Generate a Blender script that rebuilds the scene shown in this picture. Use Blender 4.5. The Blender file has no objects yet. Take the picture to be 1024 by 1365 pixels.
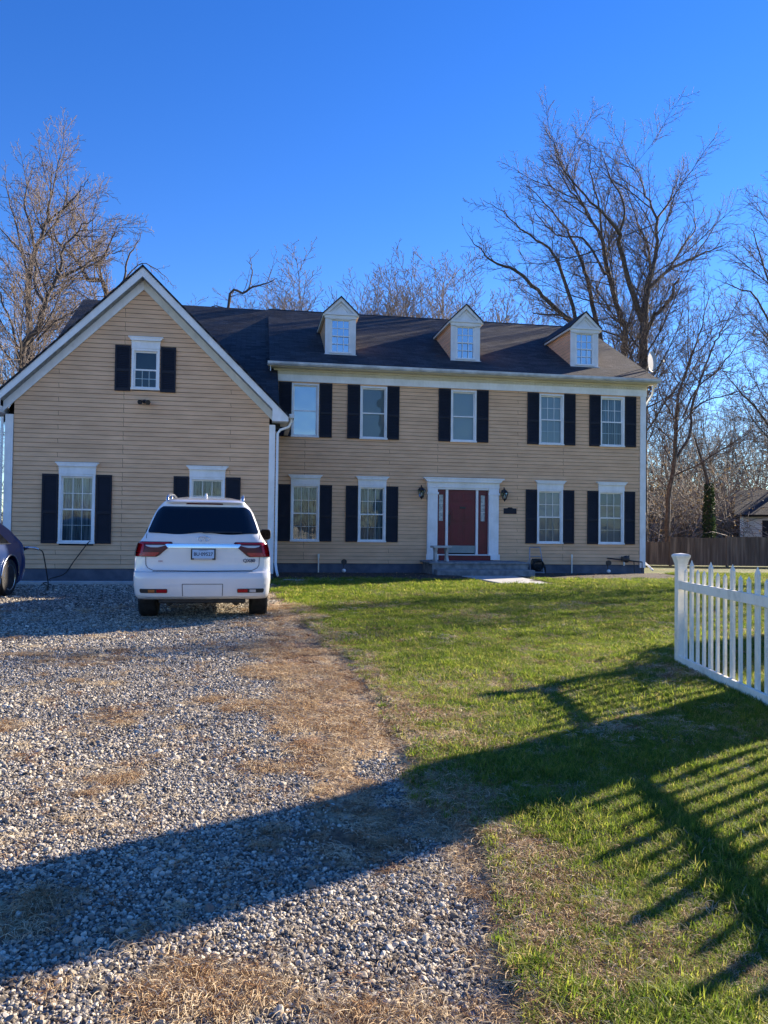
import bpy, bmesh, math, random
import numpy as np
from mathutils import Vector, Matrix, Euler
R = math.radians
random.seed(7); rng = np.random.default_rng(11)
S = bpy.context.scene; C = S.collection
CAMZ = 1.37; YAW = R(9.5)
SUN_AZ = (0.875, 0.484); SUN_EL = R(21)

# ------------------------------------------------------------------ materials
def mat(name, col=(.5,.5,.5), rough=.6, metal=0, spec=.5, coat=0, trans=0):
    m = bpy.data.materials.new(name); m.use_nodes = True
    b = m.node_tree.nodes['Principled BSDF']
    b.inputs['Base Color'].default_value = (*col, 1); b.inputs['Roughness'].default_value = rough
    b.inputs['Metallic'].default_value = metal; b.inputs['Specular IOR Level'].default_value = spec
    b.inputs['Coat Weight'].default_value = coat; b.inputs['Transmission Weight'].default_value = trans
    return m
def nodes(m): return m.node_tree.nodes, m.node_tree.links, m.node_tree.nodes['Principled BSDF']
def noise(m, scale, detail=4, co='Object', mapping=None, rough=.55):
    n, l, b = nodes(m)
    t = n.new('ShaderNodeTexNoise'); t.inputs['Scale'].default_value = scale; t.inputs['Detail'].default_value = detail
    t.inputs['Roughness'].default_value = rough
    c = n.new('ShaderNodeTexCoord'); o = c.outputs[co]
    if mapping:
        mp = n.new('ShaderNodeMapping'); mp.inputs['Scale'].default_value = mapping; l.new(o, mp.inputs[0]); o = mp.outputs[0]
    l.new(o, t.inputs['Vector']); return t.outputs['Fac']
def ramp(m, fac, stops):
    n, l, b = nodes(m); r = n.new('ShaderNodeValToRGB'); cr = r.color_ramp
    while len(cr.elements) < len(stops): cr.elements.new(.5)
    for e, (p, c) in zip(cr.elements, stops): e.position = p; e.color = (*c, 1)
    l.new(fac, r.inputs[0]); return r.outputs[0]
def mix(m, fac, a, b_, mode='MIX'):
    n, l, b = nodes(m); x = n.new('ShaderNodeMix'); x.data_type = 'RGBA'; x.blend_type = mode
    for v, i in ((fac, 0), (a, 6), (b_, 7)):
        if isinstance(v, (int, float)): x.inputs[i].default_value = v
        elif isinstance(v, tuple): x.inputs[i].default_value = (*v, 1)
        else: l.new(v, x.inputs[i])
    return x.outputs[2]
def setc(m, o): m.node_tree.links.new(o, m.node_tree.nodes['Principled BSDF'].inputs['Base Color'])
def bump(m, h, strength=.3, dist=.01):
    n, l, b = nodes(m); k = n.new('ShaderNodeBump'); k.inputs['Strength'].default_value = strength; k.inputs['Distance'].default_value = dist
    l.new(h, k.inputs['Height']); l.new(k.outputs[0], b.inputs['Normal'])
def mottled(name, c1, c2, scale, rough=.6, bmp=.15, **k):
    m = mat(name, c1, rough, **k); f = noise(m, scale, 6); setc(m, ramp(m, f, [(.35, c1), (.65, c2)]))
    if bmp: bump(m, f, bmp, .01)
    return m
M = {}
# painted clapboard
def siding(name, z0, c1, c2, sc=1):
    m = mat(name, c1, .75); n, l, b = nodes(m)
    g = n.new('ShaderNodeNewGeometry'); sp = n.new('ShaderNodeSeparateXYZ'); l.new(g.outputs['Position'], sp.inputs[0])
    ad = n.new('ShaderNodeMath'); l.new(sp.outputs[0], ad.inputs[0]); l.new(sp.outputs[1], ad.inputs[1])
    sb = n.new('ShaderNodeMath'); sb.operation = 'SUBTRACT'; l.new(sp.outputs[2], sb.inputs[0]); sb.inputs[1].default_value = z0
    cb = n.new('ShaderNodeCombineXYZ'); l.new(ad.outputs[0], cb.inputs[0]); l.new(sb.outputs[0], cb.inputs[1])
    br = n.new('ShaderNodeTexBrick'); l.new(cb.outputs[0], br.inputs[0]); br.offset = .37; br.offset_frequency = 3
    br.inputs['Scale'].default_value = 1; br.inputs['Brick Width'].default_value = 4.3; br.inputs['Row Height'].default_value = .118
    br.inputs['Mortar Size'].default_value = .0045; br.inputs['Mortar Smooth'].default_value = .1; br.inputs['Bias'].default_value = 0
    br.inputs['Color1'].default_value = (*c1, 1); br.inputs['Color2'].default_value = (*c2, 1)
    br.inputs['Mortar'].default_value = (c1[0]*.16, c1[1]*.14, c1[2]*.13, 1)  # dark joints, with the shade under each board lip put into their colour
    f = noise(m, 1.1, 6, 'Object', (1, 1, 2.5)); d = ramp(m, f, [(.3, (.8, .79, .78)), (.7, (1, 1, 1))])
    o = mix(m, 1.0, br.outputs[0], d, 'MULTIPLY')
    f2 = noise(m, 9, 4, 'Object', (.25, .25, 2.5)); d2 = ramp(m, f2, [(.25, (.87, .86, .85)), (.6, (1, 1, 1))])
    setc(m, mix(m, 1.0, o, d2, 'MULTIPLY')); bump(m, f2, .1, .01); return m
SID1, SID2 = (.89, .555, .325), (.85, .525, .305)
M['siding'] = siding('clapboard_paint', .30, SID1, SID2)
def peeling(name, c, rough=.5):
    m = mat(name, c, rough); f = noise(m, 14, 6, 'Object', (1, 1, .35)); o = ramp(m, f, [(.22, tuple(x*.55 for x in c)), (.29, tuple(x*.93 for x in c)), (.6, c)])
    g = noise(m, 2, 3); o = mix(m, 1.0, o, ramp(m, g, [(.3, (.86, .86, .84)), (.6, (1, 1, 1))]), 'MULTIPLY'); setc(m, o); bump(m, f, .1, .005); return m
M['trim'] = peeling('white_trim', (.87, .88, .88))
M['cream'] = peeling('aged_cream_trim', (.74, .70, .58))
M['worn'] = peeling('worn_white_trim', (.80, .82, .83))
M['pvc'] = mat('white_vinyl', (.88, .83, .7), .4); _f = noise(M['pvc'], 7, 8, 'Object', (1, 1, .6), .7); setc(M['pvc'], ramp(M['pvc'], _f, [(.30, (.56, .54, .45)), (.42, (.80, .76, .64)), (.55, (.90, .86, .74))]))
M['shutter'] = mottled('navy_black_paint', (.0035, .0045, .012), (.007, .009, .020), 3, .7, .05)
M['found'] = mottled('painted_concrete', (.07, .085, .12), (.12, .14, .18), 3, .8, .2)
M['conc'] = mottled('concrete', (.36, .37, .36), (.50, .50, .48), 6, .85, .25)
M['stone'] = mottled('step_stone', (.13, .15, .17), (.27, .29, .30), 5, .8, .4)
M['red'] = mottled('dark_red_paint', (.14, .001, .016), (.10, .001, .012), 2, .35, .02)
M['darkmetal'] = mottled('black_iron', (.012, .013, .015), (.03, .03, .033), 20, .45, .05)
M['grey'] = mottled('grey_metal', (.28, .29, .31), (.40, .41, .43), 9, .45, .03, metal=.4)
M['rubber'] = mottled('tyre_rubber', (.012, .012, .013), (.03, .03, .03), 12, .85, .1)
M['chrome'] = mat('chrome', (.8, .82, .85), .12, 1)
M['shadesoffit'] = mottled('shaded_soffit', (.16, .17, .18), (.30, .31, .31), 9, .8, 0)  # grey puts the shadow under the gable rake into the soffit's colour
M['dishgrey'] = mottled('dish_grey', (.30, .32, .35), (.40, .42, .45), 4, .5, 0)
M['gutter'] = mottled('weathered_gutter', (.62, .65, .68), (.38, .40, .42), 3, .4, .03, metal=.15)
def shingle():
    m = mat('asphalt_shingle', (.04, .04, .045), .9); n, l, b = nodes(m)
    u = n.new('ShaderNodeUVMap'); br = n.new('ShaderNodeTexBrick'); l.new(u.outputs[0], br.inputs[0]); br.offset = .5
    br.inputs['Scale'].default_value = 1; br.inputs['Brick Width'].default_value = .33; br.inputs['Row Height'].default_value = .14
    br.inputs['Mortar Size'].default_value = .007; br.inputs['Mortar Smooth'].default_value = .2
    br.inputs['Color1'].default_value = (.054, .059, .070, 1); br.inputs['Color2'].default_value = (.018, .021, .028, 1); br.inputs['Mortar'].default_value = (.010, .010, .012, 1)
    f = noise(m, 1.3, 6); o = mix(m, 1.0, br.outputs[0], ramp(m, f, [(.3, (.6, .6, .65)), (.7, (1.2, 1.2, 1.15))]), 'MULTIPLY')
    f2 = noise(m, 120, 2); setc(m, mix(m, 1.0, o, ramp(m, f2, [(.3, (.6, .6, .6)), (.7, (1.3, 1.3, 1.3))]), 'MULTIPLY'))
    ad = n.new('ShaderNodeMath'); l.new(br.outputs[1], ad.inputs[0]); ad.operation = 'MULTIPLY_ADD'; ad.inputs[1].default_value = -1.5; l.new(f2, ad.inputs[2])
    bump(m, ad.outputs[0], .8, .012); return m
M['shingle'] = shingle()
def glass(name, tint=(.75, .85, .9), refl=.02):
    m = bpy.data.materials.new(name); m.use_nodes = True; n = m.node_tree.nodes; l = m.node_tree.links; n.clear()
    o = n.new('ShaderNodeOutputMaterial'); mx = n.new('ShaderNodeMixShader'); t = n.new('ShaderNodeBsdfTransparent'); g = n.new('ShaderNodeBsdfGlossy')
    t.inputs[0].default_value = (*tint, 1); g.inputs['Roughness'].default_value = .02; g.inputs[0].default_value = (.9, .95, 1, 1)
    f = n.new('ShaderNodeFresnel'); f.inputs[0].default_value = 1.5; a = n.new('ShaderNodeMath'); a.inputs[1].default_value = refl; l.new(f.outputs[0], a.inputs[0])
    bp = n.new('ShaderNodeBump'); ns = n.new('ShaderNodeTexNoise'); ns.inputs['Scale'].default_value = 1.6; ns.inputs['Detail'].default_value = 1
    tc = n.new('ShaderNodeTexCoord'); l.new(tc.outputs['Object'], ns.inputs[0]); l.new(ns.outputs[0], bp.inputs['Height']); bp.inputs['Distance'].default_value = .02; bp.inputs['Strength'].default_value = .35
    l.new(bp.outputs[0], g.inputs['Normal'])
    l.new(a.outputs[0], mx.inputs[0]); l.new(t.outputs[0], mx.inputs[1]); l.new(g.outputs[0], mx.inputs[2]); l.new(mx.outputs[0], o.inputs[0]); return m
M['glass'] = glass('window_glass'); M['skyglass'] = glass('bright_window_glass', (.6, .7, .8), .30); M['dormerglass'] = glass('dormer_glass', (.4, .5, .6), .55)
M['darkglass'] = mat('tinted_car_glass', (.004, .006, .010), .04, 0, .6)
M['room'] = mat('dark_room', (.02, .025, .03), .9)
M['blind'] = mat('pale_blind', (.55, .62, .66), .8)
def curtain():
    m = mat('sheer_curtain', (.4, .45, .48), .9); n, l, b = nodes(m)
    f = noise(m, 26, 2, 'Object', (1, 1, .03)); setc(m, ramp(m, f, [(.35, (.07, .10, .11)), (.65, (.30, .36, .38))])); return m
M['curtain'] = curtain()
M['dimblind'] = mat('dim_blind', (.30, .36, .40), .8)
M['bark'] = mottled('grey_brown_bark', (.045, .036, .03), (.13, .11, .095), 7, .9, .6)
M['twig'] = mottled('twig_bark', (.095, .07, .055), (.17, .13, .105), 2, .85, 0)
M['palebark'] = mottled('pale_twig_bark', (.22, .19, .165), (.34, .30, .26), 2, .85, 0)
M['midbark'] = mottled('brown_grey_twigs', (.15, .115, .09), (.25, .20, .165), 2, .85, 0)
M['oldwood'] = mat('weathered_boards', (.1, .1, .1), .9); _f = noise(M['oldwood'], 1, 5, 'Object', (7.2, 3, .5)); setc(M['oldwood'], ramp(M['oldwood'], _f, [(.3, (.045, .038, .032)), (.5, (.10, .088, .075)), (.7, (.20, .18, .15))]))

# ------------------------------------------------------------------ mesh helpers
class MB:
    def __init__(s): s.v = []; s.f = []; s.n = 0
    def add(s, v, f):
        s.v += [tuple(map(float, p)) for p in v]; s.f += [tuple(i+s.n for i in q) for q in f]; s.n += len(v); return s
    def box(s, x0, x1, y0, y1, z0, z1):
        v = [(x, y, z) for z in (z0, z1) for y in (y0, y1) for x in (x0, x1)]
        return s.add(v, [(0,2,3,1), (4,5,7,6), (0,1,5,4), (2,6,7,3), (0,4,6,2), (1,3,7,5)])
    def prism(s, poly, y0, y1):                          # poly in (x,z), extruded along y
        n = len(poly); v = [(x, y0, z) for x, z in poly] + [(x, y1, z) for x, z in poly]
        return s.add(v, [tuple(range(n)), tuple(range(2*n-1, n-1, -1))] + [(i, i+n, (i+1) % n+n, (i+1) % n) for i in range(n)])
    def tube(s, pts, r, k=8, cap=True):
        pts = [Vector(p) for p in pts]; n = len(pts); rr = r if hasattr(r, '__len__') else [r]*n
        v = []; up = None
        for i, p in enumerate(pts):
            t = (pts[min(i+1, n-1)]-pts[max(i-1, 0)]).normalized()
            if up is None: up = Vector((0, 0, 1)) if abs(t.z) < .9 else Vector((1, 0, 0))
            a = t.cross(up).normalized(); b = a.cross(t).normalized(); up = b
            v += [p+(a*math.cos(q)+b*math.sin(q))*rr[i] for q in [2*math.pi*j/k for j in range(k)]]
        f = [(i*k+j, i*k+(j+1) % k, (i+1)*k+(j+1) % k, (i+1)*k+j) for i in range(n-1) for j in range(k)]
        if cap: f += [tuple(range(k-1, -1, -1)), tuple(range((n-1)*k, n*k))]
        return s.add(v, f)
    def lathe(s, prof, c=(0, 0, 0), axis='z', k=16):     # prof: (r, h)
        v = []
        for r, h in prof:
            for j in range(k):
                a = 2*math.pi*j/k; p, q = r*math.cos(a), r*math.sin(a)
                v.append({'z': (c[0]+p, c[1]+q, c[2]+h), 'x': (c[0]+h, c[1]+p, c[2]+q), 'y': (c[0]+p, c[1]+h, c[2]+q)}[axis])
        n = len(prof); f = [(i*k+j, i*k+(j+1) % k, (i+1)*k+(j+1) % k, (i+1)*k+j) for i in range(n-1) for j in range(k)]
        f += [tuple(range(k)), tuple(range((n-1)*k, n*k))]; return s.add(v, f)
    def build(s, name, m, parent=None, smooth=False, bevel=0, uv=None, fix=True):
        me = bpy.data.meshes.new(name); me.from_pydata(s.v, [], s.f); me.update()
        if fix:
            b = bmesh.new(); b.from_mesh(me); bmesh.ops.recalc_face_normals(b, faces=b.faces); b.to_mesh(me); b.free()
        return link(name, me, m, parent, smooth, bevel)
def link(name, me, m, parent=None, smooth=False, bevel=0):
    o = bpy.data.objects.new(name, me); C.objects.link(o)
    if m: me.materials.append(M[m] if isinstance(m, str) else m)
    if parent: o.parent = parent
    if smooth:
        me.polygons.foreach_set('use_smooth', [True]*len(me.polygons))
        if smooth != True: me.set_sharp_from_angle(angle=R(smooth))
    if bevel:
        d = o.modifiers.new('bevel', 'BEVEL'); d.width = bevel; d.segments = 2; d.limit_method = 'ANGLE'
    return o
def tag(o, label=None, cat=None, group=None, kind=None):
    if label: o['label'] = label
    if cat: o['category'] = cat
    if group: o['group'] = group
    if kind: o['kind'] = kind
    return o
def thing(name, label, cat, loc=(0, 0, 0), rz=0, group=None):
    o = bpy.data.objects.new(name, None); C.objects.link(o); o.location = loc; o.rotation_euler = (0, 0, rz); o.empty_display_size = .2
    return tag(o, label, cat, group)
def copytree(o, parent=None):
    c = o.copy(); C.objects.link(c); c.parent = parent
    for ch in [x for x in list(bpy.data.objects) if x.parent == o]: copytree(ch, c)
    return c
def text(name, s, size, loc, rot, m, parent, depth=.002, align='CENTER', bold=0):
    cu = bpy.data.curves.new(name, 'FONT'); cu.body = s; cu.size = size; cu.extrude = depth; cu.align_x = align; cu.align_y = 'CENTER'; cu.offset = bold
    t = bpy.data.objects.new('tmp', cu); C.objects.link(t); bpy.context.view_layer.update()
    me = bpy.data.meshes.new_from_object(t.evaluated_get(bpy.context.evaluated_depsgraph_get())); bpy.data.objects.remove(t)
    o = link(name, me, m, parent); o.location = loc; o.rotation_euler = rot; return o

# ------------------------------------------------------------------ ground
def gz(x, y):
    return .014*np.sin(1.3*x+.7)*np.cos(1.1*y)+.008*np.sin(3.1*x+.4)*np.sin(2.7*y+1)
def vnoise(x, y, s, seed=0):
    r = np.random.default_rng(seed); T = r.random((256, 256)); x = x*s; y = y*s
    xi = np.floor(x).astype(int); yi = np.floor(y).astype(int); fx = x-xi; fy = y-yi; fx = fx*fx*(3-2*fx); fy = fy*fy*(3-2*fy)
    g = lambda a, b: T[a % 256, b % 256]
    return (g(xi, yi)*(1-fx)+g(xi+1, yi)*fx)*(1-fy)+(g(xi, yi+1)*(1-fx)+g(xi+1, yi+1)*fx)*fy
def fbm(x, y, s, seed=0): return (vnoise(x, y, s, seed)*.5+vnoise(x, y, s*2.1, seed+1)*.28+vnoise(x, y, s*4.3, seed+2)*.22)
# boundary between driveway and lawn: x as a function of y (metres)
BY = [-3, 1.0, 2.1, 2.5, 3.05, 4.0, 5.6, 7.6, 9.9, 12, 15, 20.4, 40]
BX = [1.5, .95, .80, .80, .86, .95, 1.02, 1.03, .85, .66, .5, .42, .42]
GX = [1.2, .75, .66, .70, .62, .30, .05, .02, .08, .1, .15, .2, .2]   # right edge of the dense gravel
PATCH = [  # straw / pine-needle patches on the gravel: x, y, rx, ry, weight
 (-1.25, 4.0, .28, .25, .8), (-.75, 4.25, .16, .45, .7), (-1.9, 5.6, .45, .35, .7), (-.08, 2.38, .26, .17, 1), (.42, 2.12, .22, .14, .8),
 (-.95, 5.9, .35, .3, .5), (-2.4, 8.3, 1.4, .4, .4), (-.4, 8.9, 1.2, .3, .35), (.35, 3.4, .35, .3, .9), (-.80, 2.95, .36, .2, .9), (.55, 3.65, .35, .3, .8),
 (-3.2, 6.7, .9, .4, .45), (-4.2, 9.6, 1.2, .4, .4), (-1.6, 7.0, .5, .25, .5), (-.3, 6.1, .3, .3, .6)]
def masks(x, y):
    n1 = fbm(x, y, 1.2, 3)-.5; n2 = fbm(x, y, 4.5, 9)-.5; n3 = fbm(x, y, 13, 21)-.5
    e = np.interp(y, BY, BX)-x + n1*.5+n2*.22            # >0 driveway
    drive = np.clip(e/.10+.5, 0, 1)
    g = np.interp(y, BY, GX)-x + n1*.9+n2*.5+n3*.25
    dens = np.clip(g/.28+.6, 0, 1)
    for px, py, rx, ry, w in PATCH:
        d = ((x-px)/rx)**2+((y-py)/ry)**2
        dens *= 1-w*np.clip(1.3-d+n2*2.6+n1*1.2, 0, 1)
    strip = np.clip(1.2-((x-.72-(y-4)*.02)/.16)**2-((y-3.95)/.65)**2+n2*2, 0, 1)
    dens = np.maximum(dens, strip*.75)
    dens *= np.clip(1.25+n3*2.2, .3, 1)
    # bed of soil in front of the house, lawn bare spots
    lawn = 1-drive
    bed = np.clip((y-20.6-(n1*1.5))/.5, 0, 1)*(y < 24.5)*(x > .2)*(x < 13.6)
    bare = np.clip(.9-((x-2.55)/.42)**2-((y-5.1)/.32)**2+n2*2.5, 0, 1)+np.clip(1-((x-3.95)/.4)**2-((y-7.0)/.6)**2+n2*2.5, 0, 1)+np.clip(1.-((x-2.6)/2.2)**2-((y-16.5)/.8)**2+n1*2.5, 0, 1)*.6
    edge = np.clip(1-(-e)/(.30+.22*np.clip((6-y)/4, 0, 1))+n1*1.4+n2*1.2, 0, 1)*lawn  # thin dry grass near the drive
    wk_ = (x > 6.0)*(x < 7.75)*(y > 18.85)*(y < 22.2); bed = np.where(wk_, 1, bed); ap = (x > -6.1)*(x < -.4)*(y > 19.15)*(y < 19.6); dens = np.where(ap, 0, dens)
    return drive, dens*drive, np.clip(bed, 0, 1), np.clip(bare, 0, 1), edge
def axis(lo, hi, st, far, growth=1.35):
    a = list(np.arange(lo, hi+1e-6, st)); s = st; b = hi
    while b < far: s *= growth; b += s; a.append(b)
    s = st; b = lo; pre = []
    while b > -far: s *= growth; b -= s; pre.append(b)
    return np.array(pre[::-1]+a)
ax = axis(-9, 15, .10, 900); ay = axis(.5, 25, .10, 900)
X, Y = np.meshgrid(ax, ay); nx, ny = len(ax), len(ay); xf, yf = X.ravel(), Y.ravel()
near = np.clip((60-np.hypot(xf, yf))/40, 0, 1)
drive, gdens, bed, bare, edge = masks(xf, yf)
zf = gz(xf, yf)*near + .03*(1-drive)*near*(yf < 24)
idx = np.arange(nx*ny).reshape(ny, nx)
quads = np.stack([idx[:-1, :-1], idx[:-1, 1:], idx[1:, 1:], idx[1:, :-1]], -1).reshape(-1, 4)
qd = drive[quads].mean(1) > .5
def gmesh(name, q, m, label=None):
    u, inv = np.unique(q, return_inverse=True); inv = inv.reshape(-1)
    me = bpy.data.meshes.new(name); me.vertices.add(len(u)); me.vertices.foreach_set('co', np.stack([xf[u], yf[u], zf[u]], 1).ravel())
    me.loops.add(len(inv)); me.loops.foreach_set('vertex_index', inv.astype(np.int32)); me.polygons.add(len(q))
    me.polygons.foreach_set('loop_start', np.arange(0, len(inv), 4, dtype=np.int32)); me.update(calc_edges=True)
    for nm, arr in (('gd', gdens), ('bed', bed), ('bare', bare), ('edge', edge)):
        a = me.attributes.new(nm, 'FLOAT', 'POINT'); a.data.foreach_set('value', arr[u].astype(np.float32))
    return tag(link(name, me, m, None, True), kind='structure')
def attr(m, nm):
    a = m.node_tree.nodes.new('ShaderNodeAttribute'); a.attribute_name = nm; return a.outputs['Fac']
def drive_mat():
    m = mat('gravel_and_straw', (.3, .3, .3), .9); n, l, b = nodes(m)
    vo = n.new('ShaderNodeTexVoronoi'); vo.inputs['Scale'].default_value = 55; tc = n.new('ShaderNodeTexCoord'); l.new(tc.outputs['Object'], vo.inputs['Vector'])
    sp = n.new('ShaderNodeSeparateColor'); l.new(vo.outputs['Color'], sp.inputs[0])
    st = ramp(m, sp.outputs[0], [(0, (.09, .08, .07)), (.5, (.27, .25, .22)), (1, (.52, .49, .43))])
    dk = ramp(m, vo.outputs['Distance'], [(.3, (1, 1, 1)), (.75, (.25, .23, .2))]); st = mix(m, 1.0, st, dk, 'MULTIPLY')
    s1 = noise(m, 38, 5, 'Object', (1, .4, 1)); s2 = noise(m, 1.7, 5)
    straw = ramp(m, s1, [(.3, (.10, .07, .045)), (.5, (.34, .25, .14)), (.68, (.66, .53, .33))])
    rust = ramp(m, s1, [(.3, (.05, .028, .018)), (.55, (.20, .105, .05)), (.7, (.40, .25, .14))])
    soil = mix(m, ramp(m, s2, [(.42, (0, 0, 0)), (.58, (1, 1, 1))]), straw, rust)
    g = attr(m, 'gd'); s3 = noise(m, 9, 6)
    ad = n.new('ShaderNodeMath'); ad.operation = 'MULTIPLY_ADD'; l.new(s3, ad.inputs[0]); ad.inputs[1].default_value = 1.0; l.new(g, ad.inputs[2])
    fac = ramp(m, ad.outputs[0], [(.80, (0, 0, 0)), (1.12, (1, 1, 1))])
    setc(m, mix(m, fac, soil, st)); bump(m, vo.outputs['Distance'], -.9, .02) if False else None
    bump(m, s1, .8, .02); return m
def lawn_mat():
    m = mat('lawn_soil', (.05, .07, .02), .95)
    s1 = noise(m, 30, 5); s2 = noise(m, .8, 6); s3 = noise(m, 6, 5)
    gr = ramp(m, s1, [(.3, (.020, .036, .010)), (.5, (.055, .095, .020)), (.7, (.13, .17, .045))])
    gr2 = ramp(m, s1, [(.3, (.05, .05, .02)), (.5, (.15, .15, .05)), (.7, (.30, .26, .12))])
    g = mix(m, ramp(m, s2, [(.38, (0, 0, 0)), (.66, (1, 1, 1))]), gr, gr2)
    so = ramp(m, s1, [(.3, (.05, .035, .025)), (.55, (.16, .11, .075)), (.7, (.36, .27, .17))])
    d = ramp(m, s1, [(.3, (.09, .07, .04)), (.55, (.27, .21, .12)), (.7, (.46, .37, .23))])
    o = mix(m, attr(m, 'edge'), g, d); o = mix(m, attr(m, 'bare'), o, so); o = mix(m, attr(m, 'bed'), o, ramp(m, s3, [(.3, (.018, .013, .010)), (.58, (.06, .045, .035)), (.72, (.17, .14, .11))]))
    setc(m, o); bump(m, s1, .9, .03); return m
M['drive'] = drive_mat(); M['lawn'] = lawn_mat()
gmesh('lawn', quads[~qd], 'lawn'); gmesh('driveway', quads[qd], 'drive')

# ------------------------------------------------------------------ scattered stuff
def scatter(name, pts, rot, scl, protos, kinds, label, cat):
    n = len(pts); me = bpy.data.meshes.new(name); me.vertices.add(n); me.vertices.foreach_set('co', np.asarray(pts, dtype=np.float32).ravel())
    a = me.attributes.new('rot', 'FLOAT_VECTOR', 'POINT'); a.data.foreach_set('vector', np.asarray(rot, dtype=np.float32).ravel())
    a = me.attributes.new('scl', 'FLOAT_VECTOR', 'POINT'); a.data.foreach_set('vector', np.asarray(scl, dtype=np.float32).ravel())
    a = me.attributes.new('kid', 'INT', 'POINT'); a.data.foreach_set('value', np.asarray(kinds, dtype=np.int32))
    o = link(name, me, None)
    col = bpy.data.collections.new(name+'_kinds')
    for i, p in enumerate(protos): col.objects.link(p)
    ng = bpy.data.node_groups.new(name, 'GeometryNodeTree'); ng.interface.new_socket('Geometry', in_out='INPUT', socket_type='NodeSocketGeometry'); ng.interface.new_socket('Geometry', in_out='OUTPUT', socket_type='NodeSocketGeometry')
    N = ng.nodes; L = ng.links; i_ = N.new('NodeGroupInput'); o_ = N.new('NodeGroupOutput'); ip = N.new('GeometryNodeInstanceOnPoints')
    ci = N.new('GeometryNodeCollectionInfo'); ci.inputs[0].default_value = col; ci.inputs['Separate Children'].default_value = True; ci.inputs['Reset Children'].default_value = True
    def at(nm, t):
        q = N.new('GeometryNodeInputNamedAttribute'); q.data_type = t; q.inputs[0].default_value = nm; return q.outputs[0]
    L.new(i_.outputs[0], ip.inputs['Points']); L.new(ci.outputs[0], ip.inputs['Instance']); ip.inputs['Pick Instance'].default_value = True
    L.new(at('kid', 'INT'), ip.inputs['Instance Index']); L.new(at('rot', 'FLOAT_VECTOR'), ip.inputs['Rotation']); L.new(at('scl', 'FLOAT_VECTOR'), ip.inputs['Scale'])
    L.new(ip.outputs[0], o_.inputs[0]); md = o.modifiers.new('scatter', 'NODES'); md.node_group = ng
    return tag(o, label, cat, kind='stuff')
def proto(mb, name, m, smooth=False):
    me = bpy.data.meshes.new(name); me.from_pydata(mb.v, [], mb.f); me.materials.append(m)
    if smooth: me.polygons.foreach_set('use_smooth', [True]*len(me.polygons))
    return bpy.data.objects.new(name, me)
def instmat(name, stops, rough=.9, translucent=0):
    m = mat(name, stops[0][1], rough); n, l, b = nodes(m); oi = n.new('ShaderNodeObjectInfo'); c = ramp(m, oi.outputs['Random'], stops); setc(m, c)
    b.inputs['Specular IOR Level'].default_value = .25
    if translucent:
        t = n.new('ShaderNodeBsdfTranslucent'); l.new(c, t.inputs[0]); mx = n.new('ShaderNodeMixShader'); mx.inputs[0].default_value = translucent
        l.new(b.outputs[0], mx.inputs[1]); l.new(t.outputs[0], mx.inputs[2]); l.new(mx.outputs[0], n['Material Output'].inputs[0])
    return m
def sample(n, ymin, ymax, side=None):
    # random points in the part of the plot one can see, plus a margin
    y = np.sqrt(rng.random(n)*(ymax**2-ymin**2)+ymin**2); t = rng.random(n)*1.18-.38
    return t*y+rng.normal(0, .1, n), y
PERM = 1.18
def per_m2(n, y0, y1): return n/(PERM*(y1**2-y0**2)/2)
def npoints(d, y0, y1): return int(d*PERM*(y1**2-y0**2)/2)
# stones
stones = []
gm = instmat('crushed_stone', [(0, (.07, .056, .043)), (.25, (.20, .172, .135)), (.55, (.34, .30, .24)), (.85, (.53, .475, .375)), (1, (.72, .65, .52))], .85)
for k in range(7):
    b = bmesh.new(); bmesh.ops.create_icosphere(b, subdivisions=2, radius=1); r = random.Random(k)
    cuts = [(Vector((r.uniform(-1, 1), r.uniform(-1, 1), r.uniform(-1, 1))).normalized(), r.uniform(.5, .85)) for _ in range(9)]
    for v in b.verts:
        for nrm, d in cuts:
            q = v.co.dot(nrm)
            if q > d: v.co -= nrm*(q-d)
    sx, sy, sz = 1, r.uniform(.6, .9), r.uniform(.45, .7)
    for v in b.verts: v.co = Vector((v.co.x*sx, v.co.y*sy, v.co.z*sz))
    me = bpy.data.meshes.new('stone'); b.to_mesh(me); b.free(); me.materials.append(gm); stones.append(bpy.data.objects.new('stone_%d' % k, me))
P, Rr, Sc = [], [], []
for y0, y1, d, s in ((1.5, 4.5, 11500, .0066), (4.5, 8, 6200, .0082), (8, 13, 2200, .011), (13, 20, 600, .015)):
    x, y = sample(npoints(d, y0, y1), y0, y1); dr, gd, bd, ba, ed = masks(x, y)
    k = (rng.random(len(x)) < gd*1.0+dr*.02); x, y = x[k], y[k]; n = len(x)
    sc = s*np.exp(rng.normal(0, .40, n)); P.append(np.stack([x, y, gz(x, y)+.002+sc*.12*rng.random(n)], 1))
    Rr.append(np.stack([rng.normal(0, .35, n), rng.normal(0, .35, n), rng.random(n)*6.28], 1)); Sc.append(np.repeat(sc[:, None], 3, 1))
P = np.concatenate(P); Rr = np.concatenate(Rr); Sc = np.concatenate(Sc)
scatter('gravel', P, Rr, Sc, stones, rng.integers(0, 7, len(P)), 'loose pale grey gravel stones covering the driveway', 'gravel')
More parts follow.
